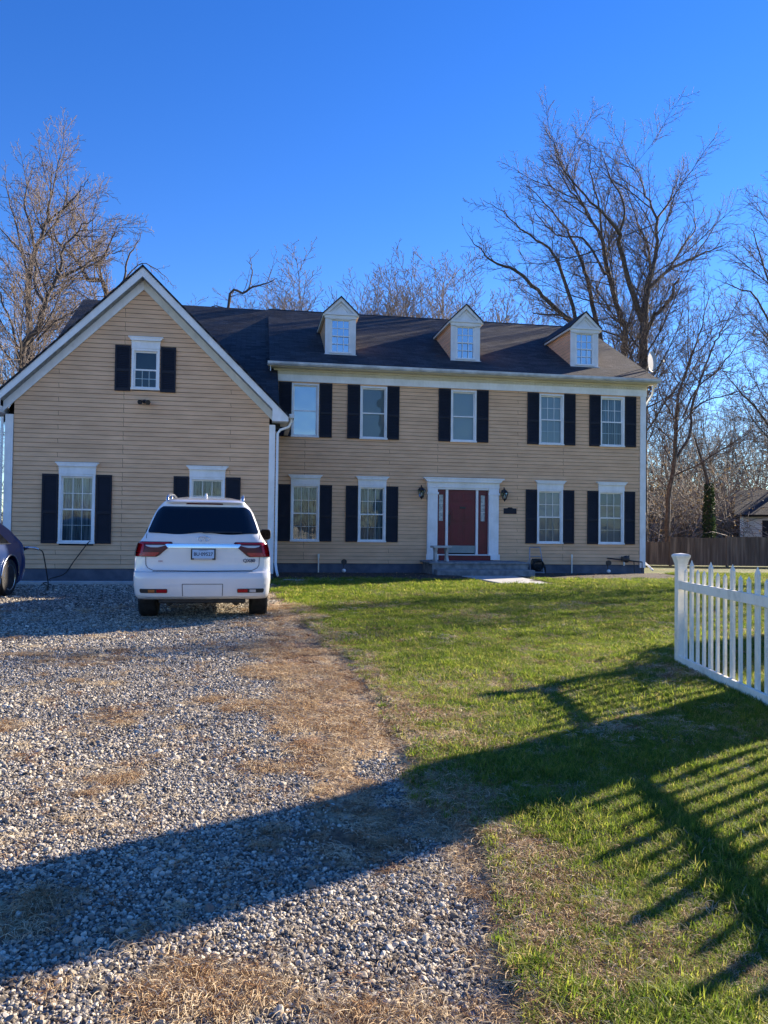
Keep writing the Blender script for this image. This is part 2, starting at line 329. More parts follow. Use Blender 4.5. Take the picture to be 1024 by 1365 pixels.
# grass tufts
def blade(mb, x, y, h, w, az, lean, r):
    dx, dy = math.cos(az), math.sin(az); sx, sy = -dy*w/2, dx*w/2; pts = []
    for i, (t, ww) in enumerate(((0, 1), (.5, .85), (1, .08))):
        q = lean*t*t; pts += [(x+dx*h*q-sx*ww, y+dy*h*q-sy*ww, h*t*(1-.35*lean*t)), (x+dx*h*q+sx*ww, y+dy*h*q+sy*ww, h*t*(1-.35*lean*t))]
    mb.add(pts, [(0, 1, 3, 2), (2, 3, 5, 4)])
gmat = instmat('grass_blades', [(0, (.085, .15, .016)), (.3, (.15, .24, .024)), (.6, (.25, .33, .035)), (.85, (.38, .41, .07)), (1, (.50, .43, .15))], .6, .6)
dmat = instmat('dry_grass', [(0, (.24, .12, .055)), (.3, (.42, .28, .15)), (.65, (.58, .45, .28)), (1, (.74, .63, .44))], .8, .3)
tufts = []
for k in range(6):
    mb = MB(); r = random.Random(40+k)
    for _ in range(16): blade(mb, r.gauss(0, .016), r.gauss(0, .016), r.uniform(.022, .055), r.uniform(.0022, .0038), r.uniform(0, 6.28), r.uniform(.2, 1.3), r)
    tufts.append(proto(mb, 'tuft_%d' % k, gmat))
for k in range(3):
    mb = MB(); r = random.Random(60+k)
    for _ in range(14): blade(mb, r.gauss(0, .018), r.gauss(0, .018), r.uniform(.018, .042), r.uniform(.0018, .003), r.uniform(0, 6.28), r.uniform(.6, 1.7), r)
    tufts.append(proto(mb, 'tuft_dry_%d' % k, dmat))
def grass(x, y, dens_fac):
    dr, gd, bd, ba, ed = masks(x, y); den = (1-dr)*(1-bd)*(1-.85*ba)*(1-.72*ed)
    den *= np.clip(.35+fbm(x, y, 2.2, 55)*1.3, .25, 1); return rng.random(len(x)) < den*dens_fac, ed
P, Rr, Sc = [], [], []
for y0, y1, d, s, w in ((1.5, 4.5, 4200, .85, 1.1), (4.5, 9, 1800, .95, 1.7), (9, 15, 560, 1.15, 2.8), (15, 24, 210, 1.3, 4.2)):
    x, y = sample(npoints(d, y0, y1), y0, y1); k, ed = grass(x, y, 1); x, y = x[k], y[k]; n = len(x)
    hn = .45+1.1*fbm(x, y, 2.6, 77); sc = s*hn*rng.uniform(.7, 1.3, n); P.append(np.stack([x, y, gz(x, y)+.026+0*x], 1))
    Rr.append(np.stack([rng.normal(0, .15, n), rng.normal(0, .15, n), rng.random(n)*6.28], 1)); Sc.append(np.stack([sc*w**.5*1.0, sc*w**.5*1.0, sc], 1))
P = np.concatenate(P); Rr = np.concatenate(Rr); Sc = np.concatenate(Sc)
pd_ = np.clip((fbm(P[:, 0], P[:, 1], .9, 133)-.50)*2.2, .05, .6)*np.clip(1.4-P[:, 1]/30, .5, 1); kd = np.where(rng.random(len(P)) < pd_, rng.integers(6, 9, len(P)), rng.integers(0, 6, len(P)))
scatter('grass', P, Rr, Sc, tufts, kd, 'short green lawn grass blades in front of the house', 'grass')
# straw: dry blades lying on the soil
straws = []
for k in range(5):
    mb = MB(); r = random.Random(80+k)
    for _ in range(26):
        a = r.uniform(0, 6.28); L_ = r.uniform(.02, .062); x, y = r.gauss(0, .03), r.gauss(0, .03); z = r.uniform(.001, .010); w = r.uniform(.0004, .0010); c = r.uniform(-.5, .5)
        pts = []
        for i in range(4):
            t = i/3; aa = a+c*t; px, py = x+math.cos(aa)*L_*t, y+math.sin(aa)*L_*t; pz = z+.012*math.sin(t*3.1)*r.random()
            pts += [(px-math.sin(aa)*w, py+math.cos(aa)*w, pz), (px+math.sin(aa)*w, py-math.cos(aa)*w, pz+.001)]
        mb.add(pts, [(0, 1, 3, 2), (2, 3, 5, 4), (4, 5, 7, 6)])
    straws.append(proto(mb, 'straw_%d' % k, dmat))
P, Rr, Sc = [], [], []
for y0, y1, d, s in ((1.5, 4.5, 2600, .9), (4.5, 9, 900, 1.3), (9, 14, 260, 1.9)):
    x, y = sample(npoints(d, y0, y1), y0, y1); dr, gd, bd, ba, ed = masks(x, y)
    den = dr*np.clip(1-gd*1.25, .03, 1)*np.clip(fbm(x, y, 3, 91)*3.2-1.15, .06, .8)+(1-dr)*(.9*ed+.3*ba+.05); k = rng.random(len(x)) < den; x, y = x[k], y[k]; n = len(x)
    sc = s*rng.uniform(.6, 1.3, n); P.append(np.stack([x, y, gz(x, y)+.004+.026*(1-dr[k])], 1)); Rr.append(np.stack([rng.normal(0, .06, n), rng.normal(0, .06, n), rng.random(n)*6.28], 1)); Sc.append(np.repeat(sc[:, None], 3, 1))
P = np.concatenate(P); Rr = np.concatenate(Rr); Sc = np.concatenate(Sc)
scatter('straw', P, Rr, Sc, straws, rng.integers(0, 5, len(P)), 'dry straw and pine needles lying between gravel and lawn', 'straw')
# fallen leaves
lmat = instmat('fallen_leaf', [(0, (.16, .07, .03)), (.4, (.30, .17, .08)), (.8, (.42, .29, .16)), (1, (.50, .42, .28))], .8, .2)
leaves = []
for k in range(4):
    r = random.Random(k+5); mb = MB(); n = 10; out = []
    for i in range(n):
        a = 2*math.pi*i/n; rad = (1 if i % 2 == 0 else .55)*r.uniform(.8, 1.1); out.append((math.cos(a)*rad, math.sin(a)*rad*.7, r.uniform(0, .45)))
    mb.add([(0, 0, 0)]+out, [(0, i+1, (i+1) % n+1) for i in range(n)]); leaves.append(proto(mb, 'leaf_%d' % k, lmat))
x, y = sample(2600, 2, 24); dr, gd, bd, ba, ed = masks(x, y); k = (rng.random(2600) < .16+.84*bd); k &= (dr < .5) | (rng.random(2600) < .1); x, y = x[k], y[k]; n = len(x)
sc = .022*np.exp(rng.normal(0, .35, n))
scatter('fallen_leaves', np.stack([x, y, gz(x, y)+.035], 1), np.stack([rng.normal(0, .4, n), rng.normal(0, .4, n), rng.random(n)*6.28], 1), np.repeat(sc[:, None], 3, 1), leaves, rng.integers(0, 4, n), 'brown curled autumn leaves scattered on the lawn', 'leaves')

# ------------------------------------------------------------------ house
MY = 24.3; GY = 20.6; CH = .118; Z0 = .30
house = thing('house', 'two storey tan clapboard house with navy shutters, three dormers and front gable garage', 'house', (3.4, 24.3, 0))
HO = Vector((3.4, 24.3, 0))
def hb(mb, name, m, parent=house, **k):
    mb.v = [(p[0]-HO.x, p[1]-HO.y, p[2]-HO.z) for p in mb.v]; return mb.build(name, m, parent, **k)
def clap(mb, xa, xb, z0, z1, Yf, holes=(), lim=None, side=None):
    """courses of clapboard facing -y (or +-x with side); holes: (x0,x1,z0,z1); lim(z)->(xa,xb)"""
    n = int(math.ceil((z1-z0)/CH-1e-6))
    for i in range(n):
        a = z0+i*CH; b = min(a+CH, z1); lo, hi = xa, xb
        if lim:
            lo, hi = lim(a+.0)
            l2, h2 = lim(b)
            if hi-lo < .02: continue
        else: l2, h2 = lo, hi
        cuts = sorted((h[0], h[1]) for h in holes if h[2] < (a+b)/2 < h[3]); segs = []; c = lo
        for u, v in cuts: segs.append((c, u)); c = v
        segs.append((c, hi))
        for j, (u, v) in enumerate(segs):
            if v-u < .005: continue
            ut = l2 if (lim and j == 0) else u; vt = h2 if (lim and j == len(segs)-1) else v
            pts = [(u, -.020, a), (v, -.020, a), (vt, -.004, b), (ut, -.004, b), (u, 0, a), (v, 0, a)]
            if side is None: P_ = [(p[0], Yf+p[1], p[2]) for p in pts]
            else: P_ = [(Yf-p[1]*side, p[0], p[2]) for p in pts]
            mb.add(P_, [(0, 1, 2, 3), (0, 4, 5, 1)])
# window list: (cx, width, z0, z1, header, blind, grid, glass)
WM = [(1.50, .86, 4.27, 5.97, 0, 'blind', 0, 'skyglass'), (3.69, .88, 4.27, 5.97, 0, 'dimblind', 0, 'glass'), (6.66, .86, 4.27, 5.97, 0, 'blind', 0, 'glass'),
      (9.68, .86, 4.27, 5.97, 0, 'blind', 1, 'glass'), (11.84, .88, 4.27, 5.97, 0, 'curtain', 1, 'glass'),
      (1.54, .90, .98, 2.78, 1, 'curtain', 1, 'glass'), (3.67, .90, .98, 2.78, 1, 'curtain', 1, 'glass'), (9.65, .90, .98, 2.78, 1, 'dimblind', 1, 'glass'), (11.82, .92, .98, 2.78, 1, 'dimblind', 1, 'glass')]
WG = [(-2.86, .70, 4.92, 5.99, 1, None, 2, 'glass'), (-4.48, .88, .93, 2.70, 1, 'curtain', 1, 'glass'), (-1.25, .90, .93, 2.69, 1, 'curtain', 1, 'glass')]
def window(w, Yf, labels=None, parent=house):
    cx, wd, z0, z1, head, bl, grid, gl = w; c = .055; x0, x1 = cx-wd/2, cx+wd/2; zm = (z0+z1)/2-.01
    fr = MB(); y0, y1 = Yf-.05, Yf+.06
    fr.box(x0, x0+c, y0, y1, z0+.05, z1); fr.box(x1-c, x1, y0, y1, z0+.05, z1); fr.box(x0+c, x1-c, y0, y1, z1-c, z1); fr.box(x0-.015, x1+.015, y0-.02, y1, z0, z0+.05)
    f = hb(fr, 'window', 'trim', parent, bevel=.004)
    def sub(mb, name, m): return hb(mb, name, m, f)
    s = MB(); a, b_ = x0+c, x1-c; t = .038
    for (q0, q1, yy) in ((z0+.05, zm+.02, Yf-.005), (zm-.02, z1-c, Yf+.022)):
        s.box(a, a+t, yy, yy+.03, q0+t, q1-t); s.box(b_-t, b_, yy, yy+.03, q0+t, q1-t); s.box(a, b_, yy, yy+.03, q0, q0+t); s.box(a, b_, yy, yy+.03, q1-t, q1)
    sub(s, 'sash', 'trim')
    if grid:
        g = MB(); cols, rows = 3, 2
        for (q0, q1, yy) in ((z0+.05+t, zm+.02-t, Yf+.022), (zm-.02+t, z1-c-t, Yf+.048)):
            if grid == 2 and q0 > zm-.1: continue
            for i in range(1, cols):
                xx = a+t+(b_-a-2*t)*i/cols; g.box(xx-.008, xx+.008, yy-.012, yy-.004, q0, q1)
            for i in range(1, rows):
                zz = q0+(q1-q0)*i/rows; g.box(a+t, b_-t, yy-.0115, yy-.0045, zz-.008, zz+.008)
        sub(g, 'muntins', 'trim')
    for (q0, q1, yy) in ((z0+.05+t, zm+.02-t, Yf+.01), (zm-.02+t, z1-c-t, Yf+.037)):
        g = MB(); g.add([(a+t-.004, yy, q0-.004), (b_-t+.004, yy, q0-.004), (b_-t+.004, yy, q1+.004), (a+t-.004, yy, q1+.004)], [(0, 1, 2, 3)]); sub(g, 'pane', gl)
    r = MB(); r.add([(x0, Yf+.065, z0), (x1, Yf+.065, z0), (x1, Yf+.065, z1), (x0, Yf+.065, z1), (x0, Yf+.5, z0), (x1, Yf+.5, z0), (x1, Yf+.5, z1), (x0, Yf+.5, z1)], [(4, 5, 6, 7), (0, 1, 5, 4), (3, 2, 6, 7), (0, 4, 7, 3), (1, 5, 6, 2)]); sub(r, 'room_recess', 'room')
    if bl in ('blind', 'dimblind'):
        m_ = MB(); n = int((z1-z0-.1)/.028); 
        for i in range(n):
            zz = z0+.06+i*.028; m_.add([(a+.004, Yf+.085, zz), (b_-.004, Yf+.085, zz), (b_-.004, Yf+.074, zz+.0275), (a+.004, Yf+.074, zz+.0275)], [(0, 1, 2, 3)])
        sub(m_, 'blind', bl)
    elif bl:
        m_ = MB(); n = 60; 
        for i in range(n):
            u0, u1 = a+(b_-a)*i/n, a+(b_-a)*(i+1)/n; f_ = lambda u: Yf+.10+.018*math.sin(u*62+math.sin(u*17)*2)
            m_.add([(u0, f_(u0), z0+.05), (u1, f_(u1), z0+.05), (u1, f_(u1), z1-.03), (u0, f_(u0), z1-.03)], [(0, 1, 2, 3)])
        sub(m_, 'curtain', bl)
    if head:
        h = MB(); h.box(x0-.005, x1+.005, Yf-.06, Yf, z1+.002, z1+.20)
        h.prism([(x0-.012, z1+.20), (x1+.012, z1+.20), (x1+.07, z1+.275), (x0-.07, z1+.275)], Yf-.115, Yf); h.box(x0-.085, x1+.085, Yf-.13, Yf, z1+.275, z1+.30); h.box(x0-.02, x1+.02, Yf-.07, Yf, z1+.165, z1+.18)
        sub(h, 'window_head', 'trim')
    return f
def shutter(x0, x1, z0, z1, Yf):
    s = MB(); y0, y1 = Yf-.055, Yf-.022; t = .045
    s.box(x0, x0+t, y0, y1, z0, z1); s.box(x1-t, x1, y0, y1, z0, z1); zm = z0+(z1-z0)*.45
    for a, b in ((z0, z0+.07), (zm-.035, zm+.035), (z1-.06, z1)): s.box(x0+t, x1-t, y0, y1, a, b)
    for a, b in ((z0+.07, zm-.035), (zm+.035, z1-.06)):
        n = int((b-a)/.045)
        for i in range(n):
            zz = a+(b-a)*i/n; d = (b-a)/n; s.add([(x0+t, y0+.006, zz), (x1-t, y0+.006, zz), (x1-t, y0+.024, zz+d), (x0+t, y0+.024, zz+d), (x0+t, y0+.024, zz), (x1-t, y0+.024, zz)], [(0, 1, 2, 3), (0, 4, 5, 1)])
    return hb(s, 'shutter', 'shutter')
MAINW = (.5, 13.05); SZ1 = 6.10
# main front wall
holes = [(w[0]-w[1]/2+.02, w[0]+w[1]/2-.02, w[2]+.0, w[3]-.0) for w in WM]+[(5.60, 7.70, .2, 2.85)]
mb = MB(); clap(mb, MAINW[0], MAINW[1]-.19, Z0, SZ1, MY, holes)
hb(mb, 'wall', 'siding', fix=False)
RY0, RZ0, RY1, RZ1 = 23.88, 6.52, 29.9, 9.88; SL = (RZ1-RZ0)/(RY1-RY0)          # main roof plane
BACK = 2*RY1-MY
# side and back walls (gable ends)
def gable_lim(z):
    if z < 6.3: return (MY+.12, BACK)
    d = (z-6.45)/SL if z > 6.45 else 0
    return (max(MY+.12, RY0+.1+d), min(BACK, 2*RY1-RY0-.1-d))
for xx, sd, nm in ((MAINW[1]-.02, 1, 'wall'), (MAINW[0]+.02, -1, 'wall')):
    mb = MB(); clap(mb, 0, 0, Z0, 9.7, xx, (), gable_lim, side=sd); hb(mb, nm, 'siding', fix=False)
mb = MB(); mb.box(MAINW[0]+.03, MAINW[1]-.03, BACK-.06, BACK, Z0, 6.5); hb(mb, 'wall', 'siding')
# dark core keeps daylight from crossing the hollow house
mb = MB(); mb.box(MAINW[0]+.06, MAINW[1]-.08, MY+.56, BACK-.1, .0, 6.7); hb(mb, 'daylight_blocker', 'room')
mb = MB(); mb.box(MAINW[0]-.0, MAINW[1], MY+.02, BACK, -.2, Z0-.004); hb(mb, 'foundation', 'found')
# corner boards, frieze, dentils, cornice
mb = MB(); mb.box(MAINW[1]-.19, MAINW[1]+.012, MY-.045, MY+.12, Z0-.1, SZ1); mb.box(MAINW[1]-.0, MAINW[1]+.012, MY+.12, MY+.28, Z0-.1, SZ1)
hb(mb, 'corner_board', 'trim', bevel=.004)
mb = MB(); mb.box(MAINW[0], MAINW[1]+.03, MY-.06, MY+.1, 6.02, 6.235); hb(mb, 'frieze', 'trim', bevel=.004)
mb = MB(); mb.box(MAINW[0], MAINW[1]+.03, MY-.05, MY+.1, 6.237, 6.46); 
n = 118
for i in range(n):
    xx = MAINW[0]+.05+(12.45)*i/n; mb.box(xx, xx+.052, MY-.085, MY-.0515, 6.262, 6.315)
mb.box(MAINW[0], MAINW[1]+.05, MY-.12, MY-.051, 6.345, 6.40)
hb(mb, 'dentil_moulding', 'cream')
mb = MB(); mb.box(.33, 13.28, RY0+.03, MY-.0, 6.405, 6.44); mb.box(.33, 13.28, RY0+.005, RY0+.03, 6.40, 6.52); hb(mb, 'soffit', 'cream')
mb = MB(); prof = [(0, 0), (-.09, 0), (-.12, .05), (-.125, .115), (-.11, .115), (-.105, .055), (-.08, .012), (0, .012)]
mb.add([(xx, RY0+p[0], 6.42+p[1]) for xx in (.30, 13.32) for p in prof], [(i, (i+1) % 8, (i+1) % 8+8, i+8) for i in range(8)]+[tuple(range(8)), tuple(range(15, 7, -1))])
hb(mb, 'gutter', 'gutter')
def roof_slab(corners, th=.07, name='roof', parent=house, m='shingle'):
    """corners: eave-left, eave-right, ridge-right, ridge-left (top surface), with uv in metres"""
    c = [Vector(p) for p in corners]; n = (c[1]-c[0]).cross(c[3]-c[0]).normalized(); n = n if n.z > 0 else -n
    v = c+[p-n*th for p in c]; mb = MB(); mb.add(v, [(0, 1, 2, 3), (7, 6, 5, 4), (0, 4, 5, 1), (1, 5, 6, 2), (2, 6, 7, 3), (3, 7, 4, 0)][0:6])
    o = hb(mb, name, m, parent); me = o.data; uv = me.uv_layers.new(name='UVMap'); ex = (c[1]-c[0]).normalized(); ey = n.cross(ex)
    for lp in me.loops:
        p = me.vertices[lp.vertex_index].co+HO-c[0]; uv.data[lp.index].uv = (p.dot(ex), p.dot(ey))
    return o
RX0, RX1 = .36, 13.30
roof_slab([(RX0, RY0-.03, RZ0+.02), (RX1, RY0-.03, RZ0+.02), (RX1, RY1, RZ1), (RX0, RY1, RZ1)])
roof_slab([(RX1, 2*RY1-RY0, RZ0), (RX0, 2*RY1-RY0, RZ0), (RX0, RY1, RZ1), (RX1, RY1, RZ1)])
mb = MB(); mb.prism([(RX0, 0), (RX1, 0), (RX1, .03), (RX0, .03)], -.1, .1); mb.v = [(x, RY1+y, RZ1-.025+z-abs(y)*.4) for x, y, z in mb.v]; hb(mb, 'ridge_cap', 'shingle')
# rakes of the main gable ends
for xx, sd in ((RX1-.02, -1), (RX0+.02, 1)):
    mb = MB()
    for s_ in (1, -1):
        ya, yb = RY0, RY1
        pts = [(ya, RZ0-.07), (yb, RZ1-.07), (yb, RZ1-.27), (ya, RZ0-.27)]; pts = [(p[0] if s_ == 1 else 2*RY1-p[0], p[1]) for p in pts]
        mb.add([(xx+e, p[0], p[1]) for e in (0, .025*sd) for p in pts], [(0, 1, 2, 3), (7, 6, 5, 4), (0, 4, 5, 1), (3, 2, 6, 7), (0, 3, 7, 4), (1, 5, 6, 2)])
        mb.add([(xx+e, p[0], p[1]) for e in (.025*sd, .25*sd) for p in (pts[0], pts[1])], [(0, 1, 3, 2)])
    hb(mb, 'rake_board', 'trim')
mb = MB(); mb.lathe([(.10, -.1), (.10, .02), (.17, .03), (.16, .07), (.05, .10)], (.75, RY1+.35, 9.9)); mb.box(.45, .70, RY1+.1, RY1+.5, 9.75, 9.93); hb(mb, 'roof_vent', 'grey', smooth=30)
# wing behind the garage gable
WX0, WX1 = -6.34, .62; WR = (29.5, 9.72); WE = 20.62; wsl = .64; WEz = WR[1]-wsl*(WR[0]-WE)
roof_slab([(WX0, WE, WEz), (WX1, WE, WEz), (WX1, WR[0], WR[1]), (WX0, WR[0], WR[1])])
roof_slab([(WX1, 2*WR[0]-WE, WEz), (WX0, 2*WR[0]-WE, WEz), (WX0, *WR), (WX1, *WR)])
mb = MB(); clap(mb, 0, 0, Z0, 9.5, -6.22, (), lambda z: (GY+.1 if z < 3.9 else GY+.45+max(0, (z-4.0)/wsl), 38 if z < 3.9 else 37.6-max(0, (z-4.0)/wsl)), side=-1); hb(mb, 'wall', 'siding', fix=False)
mb = MB(); clap(mb, GY+.1, MY, Z0, 4.15, .46, (), side=1); hb(mb, 'wall', 'siding', fix=False)
mb = MB(); mb.box(-6.1, .40, GY+.56, 38, 0, 4.6); hb(mb, 'daylight_blocker', 'room')  # added unseen block that stops daylight crossing the hollow wing
# garage front wall with gable
PX, PZ, EX, EZ = -2.94, 8.05, .82, 4.36      # rake outer line, peak and eave tip
gs = (PZ-EZ)/(EX-PX)
def glim(z):
    lo, hi = -6.22+.19, .48-.15
    zz = z+.30
    if zz > 4.1: h = (PZ-.10-zz)/gs; lo = max(lo, PX-h); hi = min(hi, PX+h)
    return lo, max(hi, lo)
holes = [(w[0]-w[1]/2+.02, w[0]+w[1]/2-.02, w[2], w[3]) for w in WG]
mb = MB(); clap(mb, 0, 0, Z0, 7.75, GY, holes, glim); hb(mb, 'wall', 'siding', fix=False)
mb = MB(); mb.box(-6.22, .48, GY+.004, 38, -.2, Z0-.006); hb(mb, 'foundation', 'found')
for a_, b_, c_ in ((.33, .49, 4.13), (-6.23, -6.04, 4.18)): mb = MB(); mb.box(a_, b_, GY-.045, GY+.1, Z0-.12, c_); hb(mb, 'corner_board', 'trim', bevel=.004)
RF = GY-.30    # front plane of the rake
for s_ in (1, -1):
    T = lambda x: PX+(x-PX)*s_
    # fascia, soffit, inner frieze, boxed return
    mb = MB(); w_ = .25
    mb.prism([(T(PX), PZ), (T(EX), EZ), (T(EX), EZ-w_+.09), (T(EX-.42), EZ-w_+.09), (T(EX-.42), EZ+.42*gs-w_), (T(PX), PZ-w_)], RF, RF+.03)
    o = hb(mb, 'rake_board', 'trim')
    mb = MB(); mb.prism([(T(PX), PZ-w_-.003), (T(EX-.42), EZ+.42*gs-w_-.003), (T(EX-.42), EZ+.42*gs-w_-.02), (T(PX), PZ-w_-.02)], RF+.004, GY-.03); hb(mb, 'soffit', 'shadesoffit')
    mb = MB(); mb.prism([(T(PX), PZ-w_-.022), (T(EX-.42), EZ+.42*gs-w_-.022), (T(EX-.42), EZ+.42*gs-w_-.27), (T(PX), PZ-w_-.27)], GY-.055, GY-.0215); hb(mb, 'frieze', 'cream' if s_ == 1 else 'trim')  # right half cream, left white: warm bounced light put into the colour
    mb = MB(); x0, x1 = sorted((T(EX), T(EX-.42))); mb.box(x0+.002, x1-.002, RF+.032, GY+.8, EZ-w_+.092, EZ-.0); hb(mb, 'eave_return', 'trim')
    cs = [(T(EX+.03), RF-.03, EZ+.02-.03*gs), (T(PX), RF-.03, PZ+.05)]; yb = WR[0]-(WR[1]-PZ)/wsl
    roof_slab([(cs[0][0], RF-.03, cs[0][2]), (cs[0][0], 21.1, cs[0][2]), (cs[1][0], yb+.1, cs[1][2]), (cs[1][0], RF-.03, cs[1][2])], .045)
# garage gutter stubs and downspouts
mb = MB(); mb.box(.84, .97, RF+.02, MY-.06, 4.30, 4.40); hb(mb, 'gutter', 'gutter')
mb = MB(); mb.tube([(.90, GY-.12, 4.30), (.90, GY-.12, 4.20), (.84, GY-.10, 4.08), (.62, GY-.06, 4.00), (.55, GY-.06, 3.90), (.55, GY-.06, .45), (.57, GY-.12, .28), (.60, GY-.35, .16)], .034, 10); hb(mb, 'downspout', 'trim', smooth=40)
mb = MB(); mb.tube([(-6.30, GY-.05, 4.1), (-6.30, GY-.05, .4)], .034, 10); hb(mb, 'downspout', 'trim', smooth=40)
mb = MB(); mb.tube([(13.12, MY+.05, 6.3), (13.14, MY+.2, 6.15), (13.14, MY+.2, .4), (13.3, MY-.1, .12)], .034, 10); hb(mb, 'downspout', 'trim', smooth=40)
mb = MB(); mb.tube([(13.26, RY0+.2, 6.42), (13.3, RY0+.4, 6.1), (13.16, MY+.2, 5.75), (13.14, MY+.2, 5.6)], .034, 10); hb(mb, 'downspout', 'trim', smooth=40)
for w in WM: window(w, MY)
for w in WG: window(w, GY)
for cx, w in ((1.51, .88), (3.68, .88), (6.66, .88), (9.68, .88), (11.86, .88)):
    for a, b in ((cx-w/2-.40, cx-w/2), (cx+w/2, cx+w/2+.40)): shutter(a, b, 4.28, 6.0, MY)
for cx, w in ((1.54, .91), (3.67, .91), (9.65, .91), (11.82, .93)):
    for a, b in ((cx-w/2-.39, cx-w/2-.005), (cx+w/2+.005, cx+w/2+.39)): shutter(a, b, .99, 2.77, MY)
for cx, w, a_, b_ in ((-4.48, .91, .94, 2.70), (-1.25, .93, .94, 2.71), (-2.86, .74, 4.88, 6.06)):
    for a, b in ((cx-w/2-.39, cx-w/2-.005), (cx+w/2+.005, cx+w/2+.39)): shutter(a, b, a_, b_, GY)
# dormers
for dx in (2.65, 6.86, 11.09):
    Yd = 24.84; hw = .50; zb = RZ0+(Yd-RY0)*SL-.03; ze = 8.37; zp = 8.95; yr = lambda z: RY0+(z-RZ0)/SL
    mb = MB(); c0, c1, z0, z1 = dx-.30, dx+.30, zb+.12, ze-.15
    mb.prism([(dx-hw, zb), (dx-hw, ze), (c0, ze), (c0, zb)], Yd, Yd+.06); mb.prism([(c1, zb), (c1, ze), (dx+hw, ze), (dx+hw, zb)], Yd, Yd+.06)
    mb.box(c0, c1, Yd, Yd+.06, zb, z0); mb.box(c0, c1, Yd, Yd+.06, z1, ze)
    mb.prism([(dx-hw, ze+.02), (dx+hw, ze+.02), (dx, zp-.08)], Yd+.01, Yd+.05)
    d = hb(mb, 'dormer', 'worn')
    mb = MB()
    mb.box(dx-hw-.05, dx+hw+.05, Yd-.09, Yd+.02, ze-.02, ze+.05); mb.box(dx-hw-.03, dx+hw+.03, Yd-.05, Yd-.002, ze-.12, ze-.022); mb.box(dx-hw-.03, dx+hw+.03, Yd-.05, Yd-.002, zb-.0, zb+.05)
    for s_ in (1, -1):
        mb.prism([(dx, zp), (dx+s_*(hw+.07), ze+.04), (dx+s_*(hw-.08), ze+.052), (dx, zp-.14)], Yd-.085, Yd+.008)
        mb.prism([(dx, zp-.20), (dx+s_*(hw-.19), ze+.052), (dx+s_*(hw-.23), ze+.052), (dx, zp-.25)], Yd-.03, Yd+.008)
        for q in (.06, .12): mb.box(dx+s_*(hw-q)-.012, dx+s_*(hw-q)+.012, Yd-.015, Yd-.001, zb+.05, ze-.13)
    mb.prism([(c0-.05, z0-.04), (c1+.05, z0-.04), (c1+.05, z0-.001), (c0-.05, z0-.001)], Yd-.05, Yd-.002)
    mb.prism([(c0-.05, z1+.001), (c1+.05, z1+.001), (c1+.05, z1+.03), (c0-.05, z1+.03)], Yd-.035, Yd-.002)
    hb(mb, 'pediment', 'worn', d)
    mb = MB(); zm = (z0+z1)/2; t = .03
    for q0, q1, yy in ((z0, zm+.015, Yd+.012), (zm-.015, z1, Yd+.034)):
        mb.box(c0, c0+t, yy, yy+.02, q0+t, q1-t); mb.box(c1-t, c1, yy, yy+.02, q0+t, q1-t); mb.box(c0, c1, yy, yy+.02, q0, q0+t); mb.box(c0, c1, yy, yy+.02, q1-t, q1)
        for i in (1, 2): xx = c0+(c1-c0)*i/3; mb.box(xx-.009, xx+.009, yy+.004, yy+.0125, q0+t, q1-t)
        zz = (q0+q1)/2; mb.box(c0+t, c1-t, yy+.0045, yy+.012, zz-.009, zz+.009)
    hb(mb, 'sash', 'trim', d)
    mb = MB(); mb.add([(c0, Yd+.06, z0), (c1, Yd+.06, z0), (c1, Yd+.06, z1), (c0, Yd+.06, z1)], [(0, 1, 2, 3)]); hb(mb, 'pane', 'dormerglass', d)
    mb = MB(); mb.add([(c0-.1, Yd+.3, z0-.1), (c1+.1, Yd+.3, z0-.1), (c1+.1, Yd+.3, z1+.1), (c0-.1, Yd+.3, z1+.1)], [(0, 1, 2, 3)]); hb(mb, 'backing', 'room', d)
    mb = MB()
    for s_ in (1, -1):
        n = 12
        for i in range(n):
            a = zb+(ze-zb)*i/n; b = zb+(ze-zb)*(i+1)/n; xo = dx+s_*(hw-.02)
            mb.add([(xo+s_*.016, Yd+.06, a), (xo+s_*.016, yr(a)+.05, a), (xo, yr(b)+.05, b), (xo, Yd+.06, b), (xo, Yd+.06, a), (xo, yr(a)+.05, a)], [(0, 1, 2, 3), (0, 1, 5, 4)])
    hb(mb, 'cheek_wall', 'siding', d, fix=False)
    for s_ in (1, -1):
        roof_slab([(dx+s_*(hw+.10), Yd-.12, ze+.03), (dx+s_*(hw+.10), yr(ze+.03)+.1, ze+.03), (dx, yr(zp+.03)+.1, zp+.03), (dx, Yd-.12, zp+.03)], .035, 'dormer_roof', d)
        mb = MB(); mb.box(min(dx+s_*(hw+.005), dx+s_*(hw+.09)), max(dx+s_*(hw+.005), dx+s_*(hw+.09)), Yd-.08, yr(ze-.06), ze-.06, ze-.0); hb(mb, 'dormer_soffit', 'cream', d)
# entrance
def dbox(name, m, boxes, parent=house, bevel=.004):
    mb = MB()
    for b in boxes: mb.box(*b)
    return hb(mb, name, m, parent, bevel=bevel)
ent = dbox('door_surround', 'trim', [(5.47, 5.80, MY-.13, MY+.05, .44, 2.77), (7.52, 7.85, MY-.13, MY+.05, .44, 2.77), (5.80, 7.52, MY-.10, MY+.05, 2.715, 2.77),
    (5.455, 7.865, MY-.14, MY+.05, 2.772, 2.95), (5.43, 5.84, MY-.16, MY-.132, .44, .62), (7.48, 7.89, MY-.16, MY-.132, .44, .62), (5.44, 5.83, MY-.155, MY-.132, 2.55, 2.62), (7.49, 7.88, MY-.155, MY-.132, 2.55, 2.62)])
mb = MB(); mb.prism([(5.44, 2.95), (7.88, 2.95), (7.97, 3.05), (5.35, 3.05)], MY-.22, MY+.05); mb.box(5.32, 8.0, MY-.25, MY+.05, 3.05, 3.09); hb(mb, 'crown_moulding', 'trim', ent)
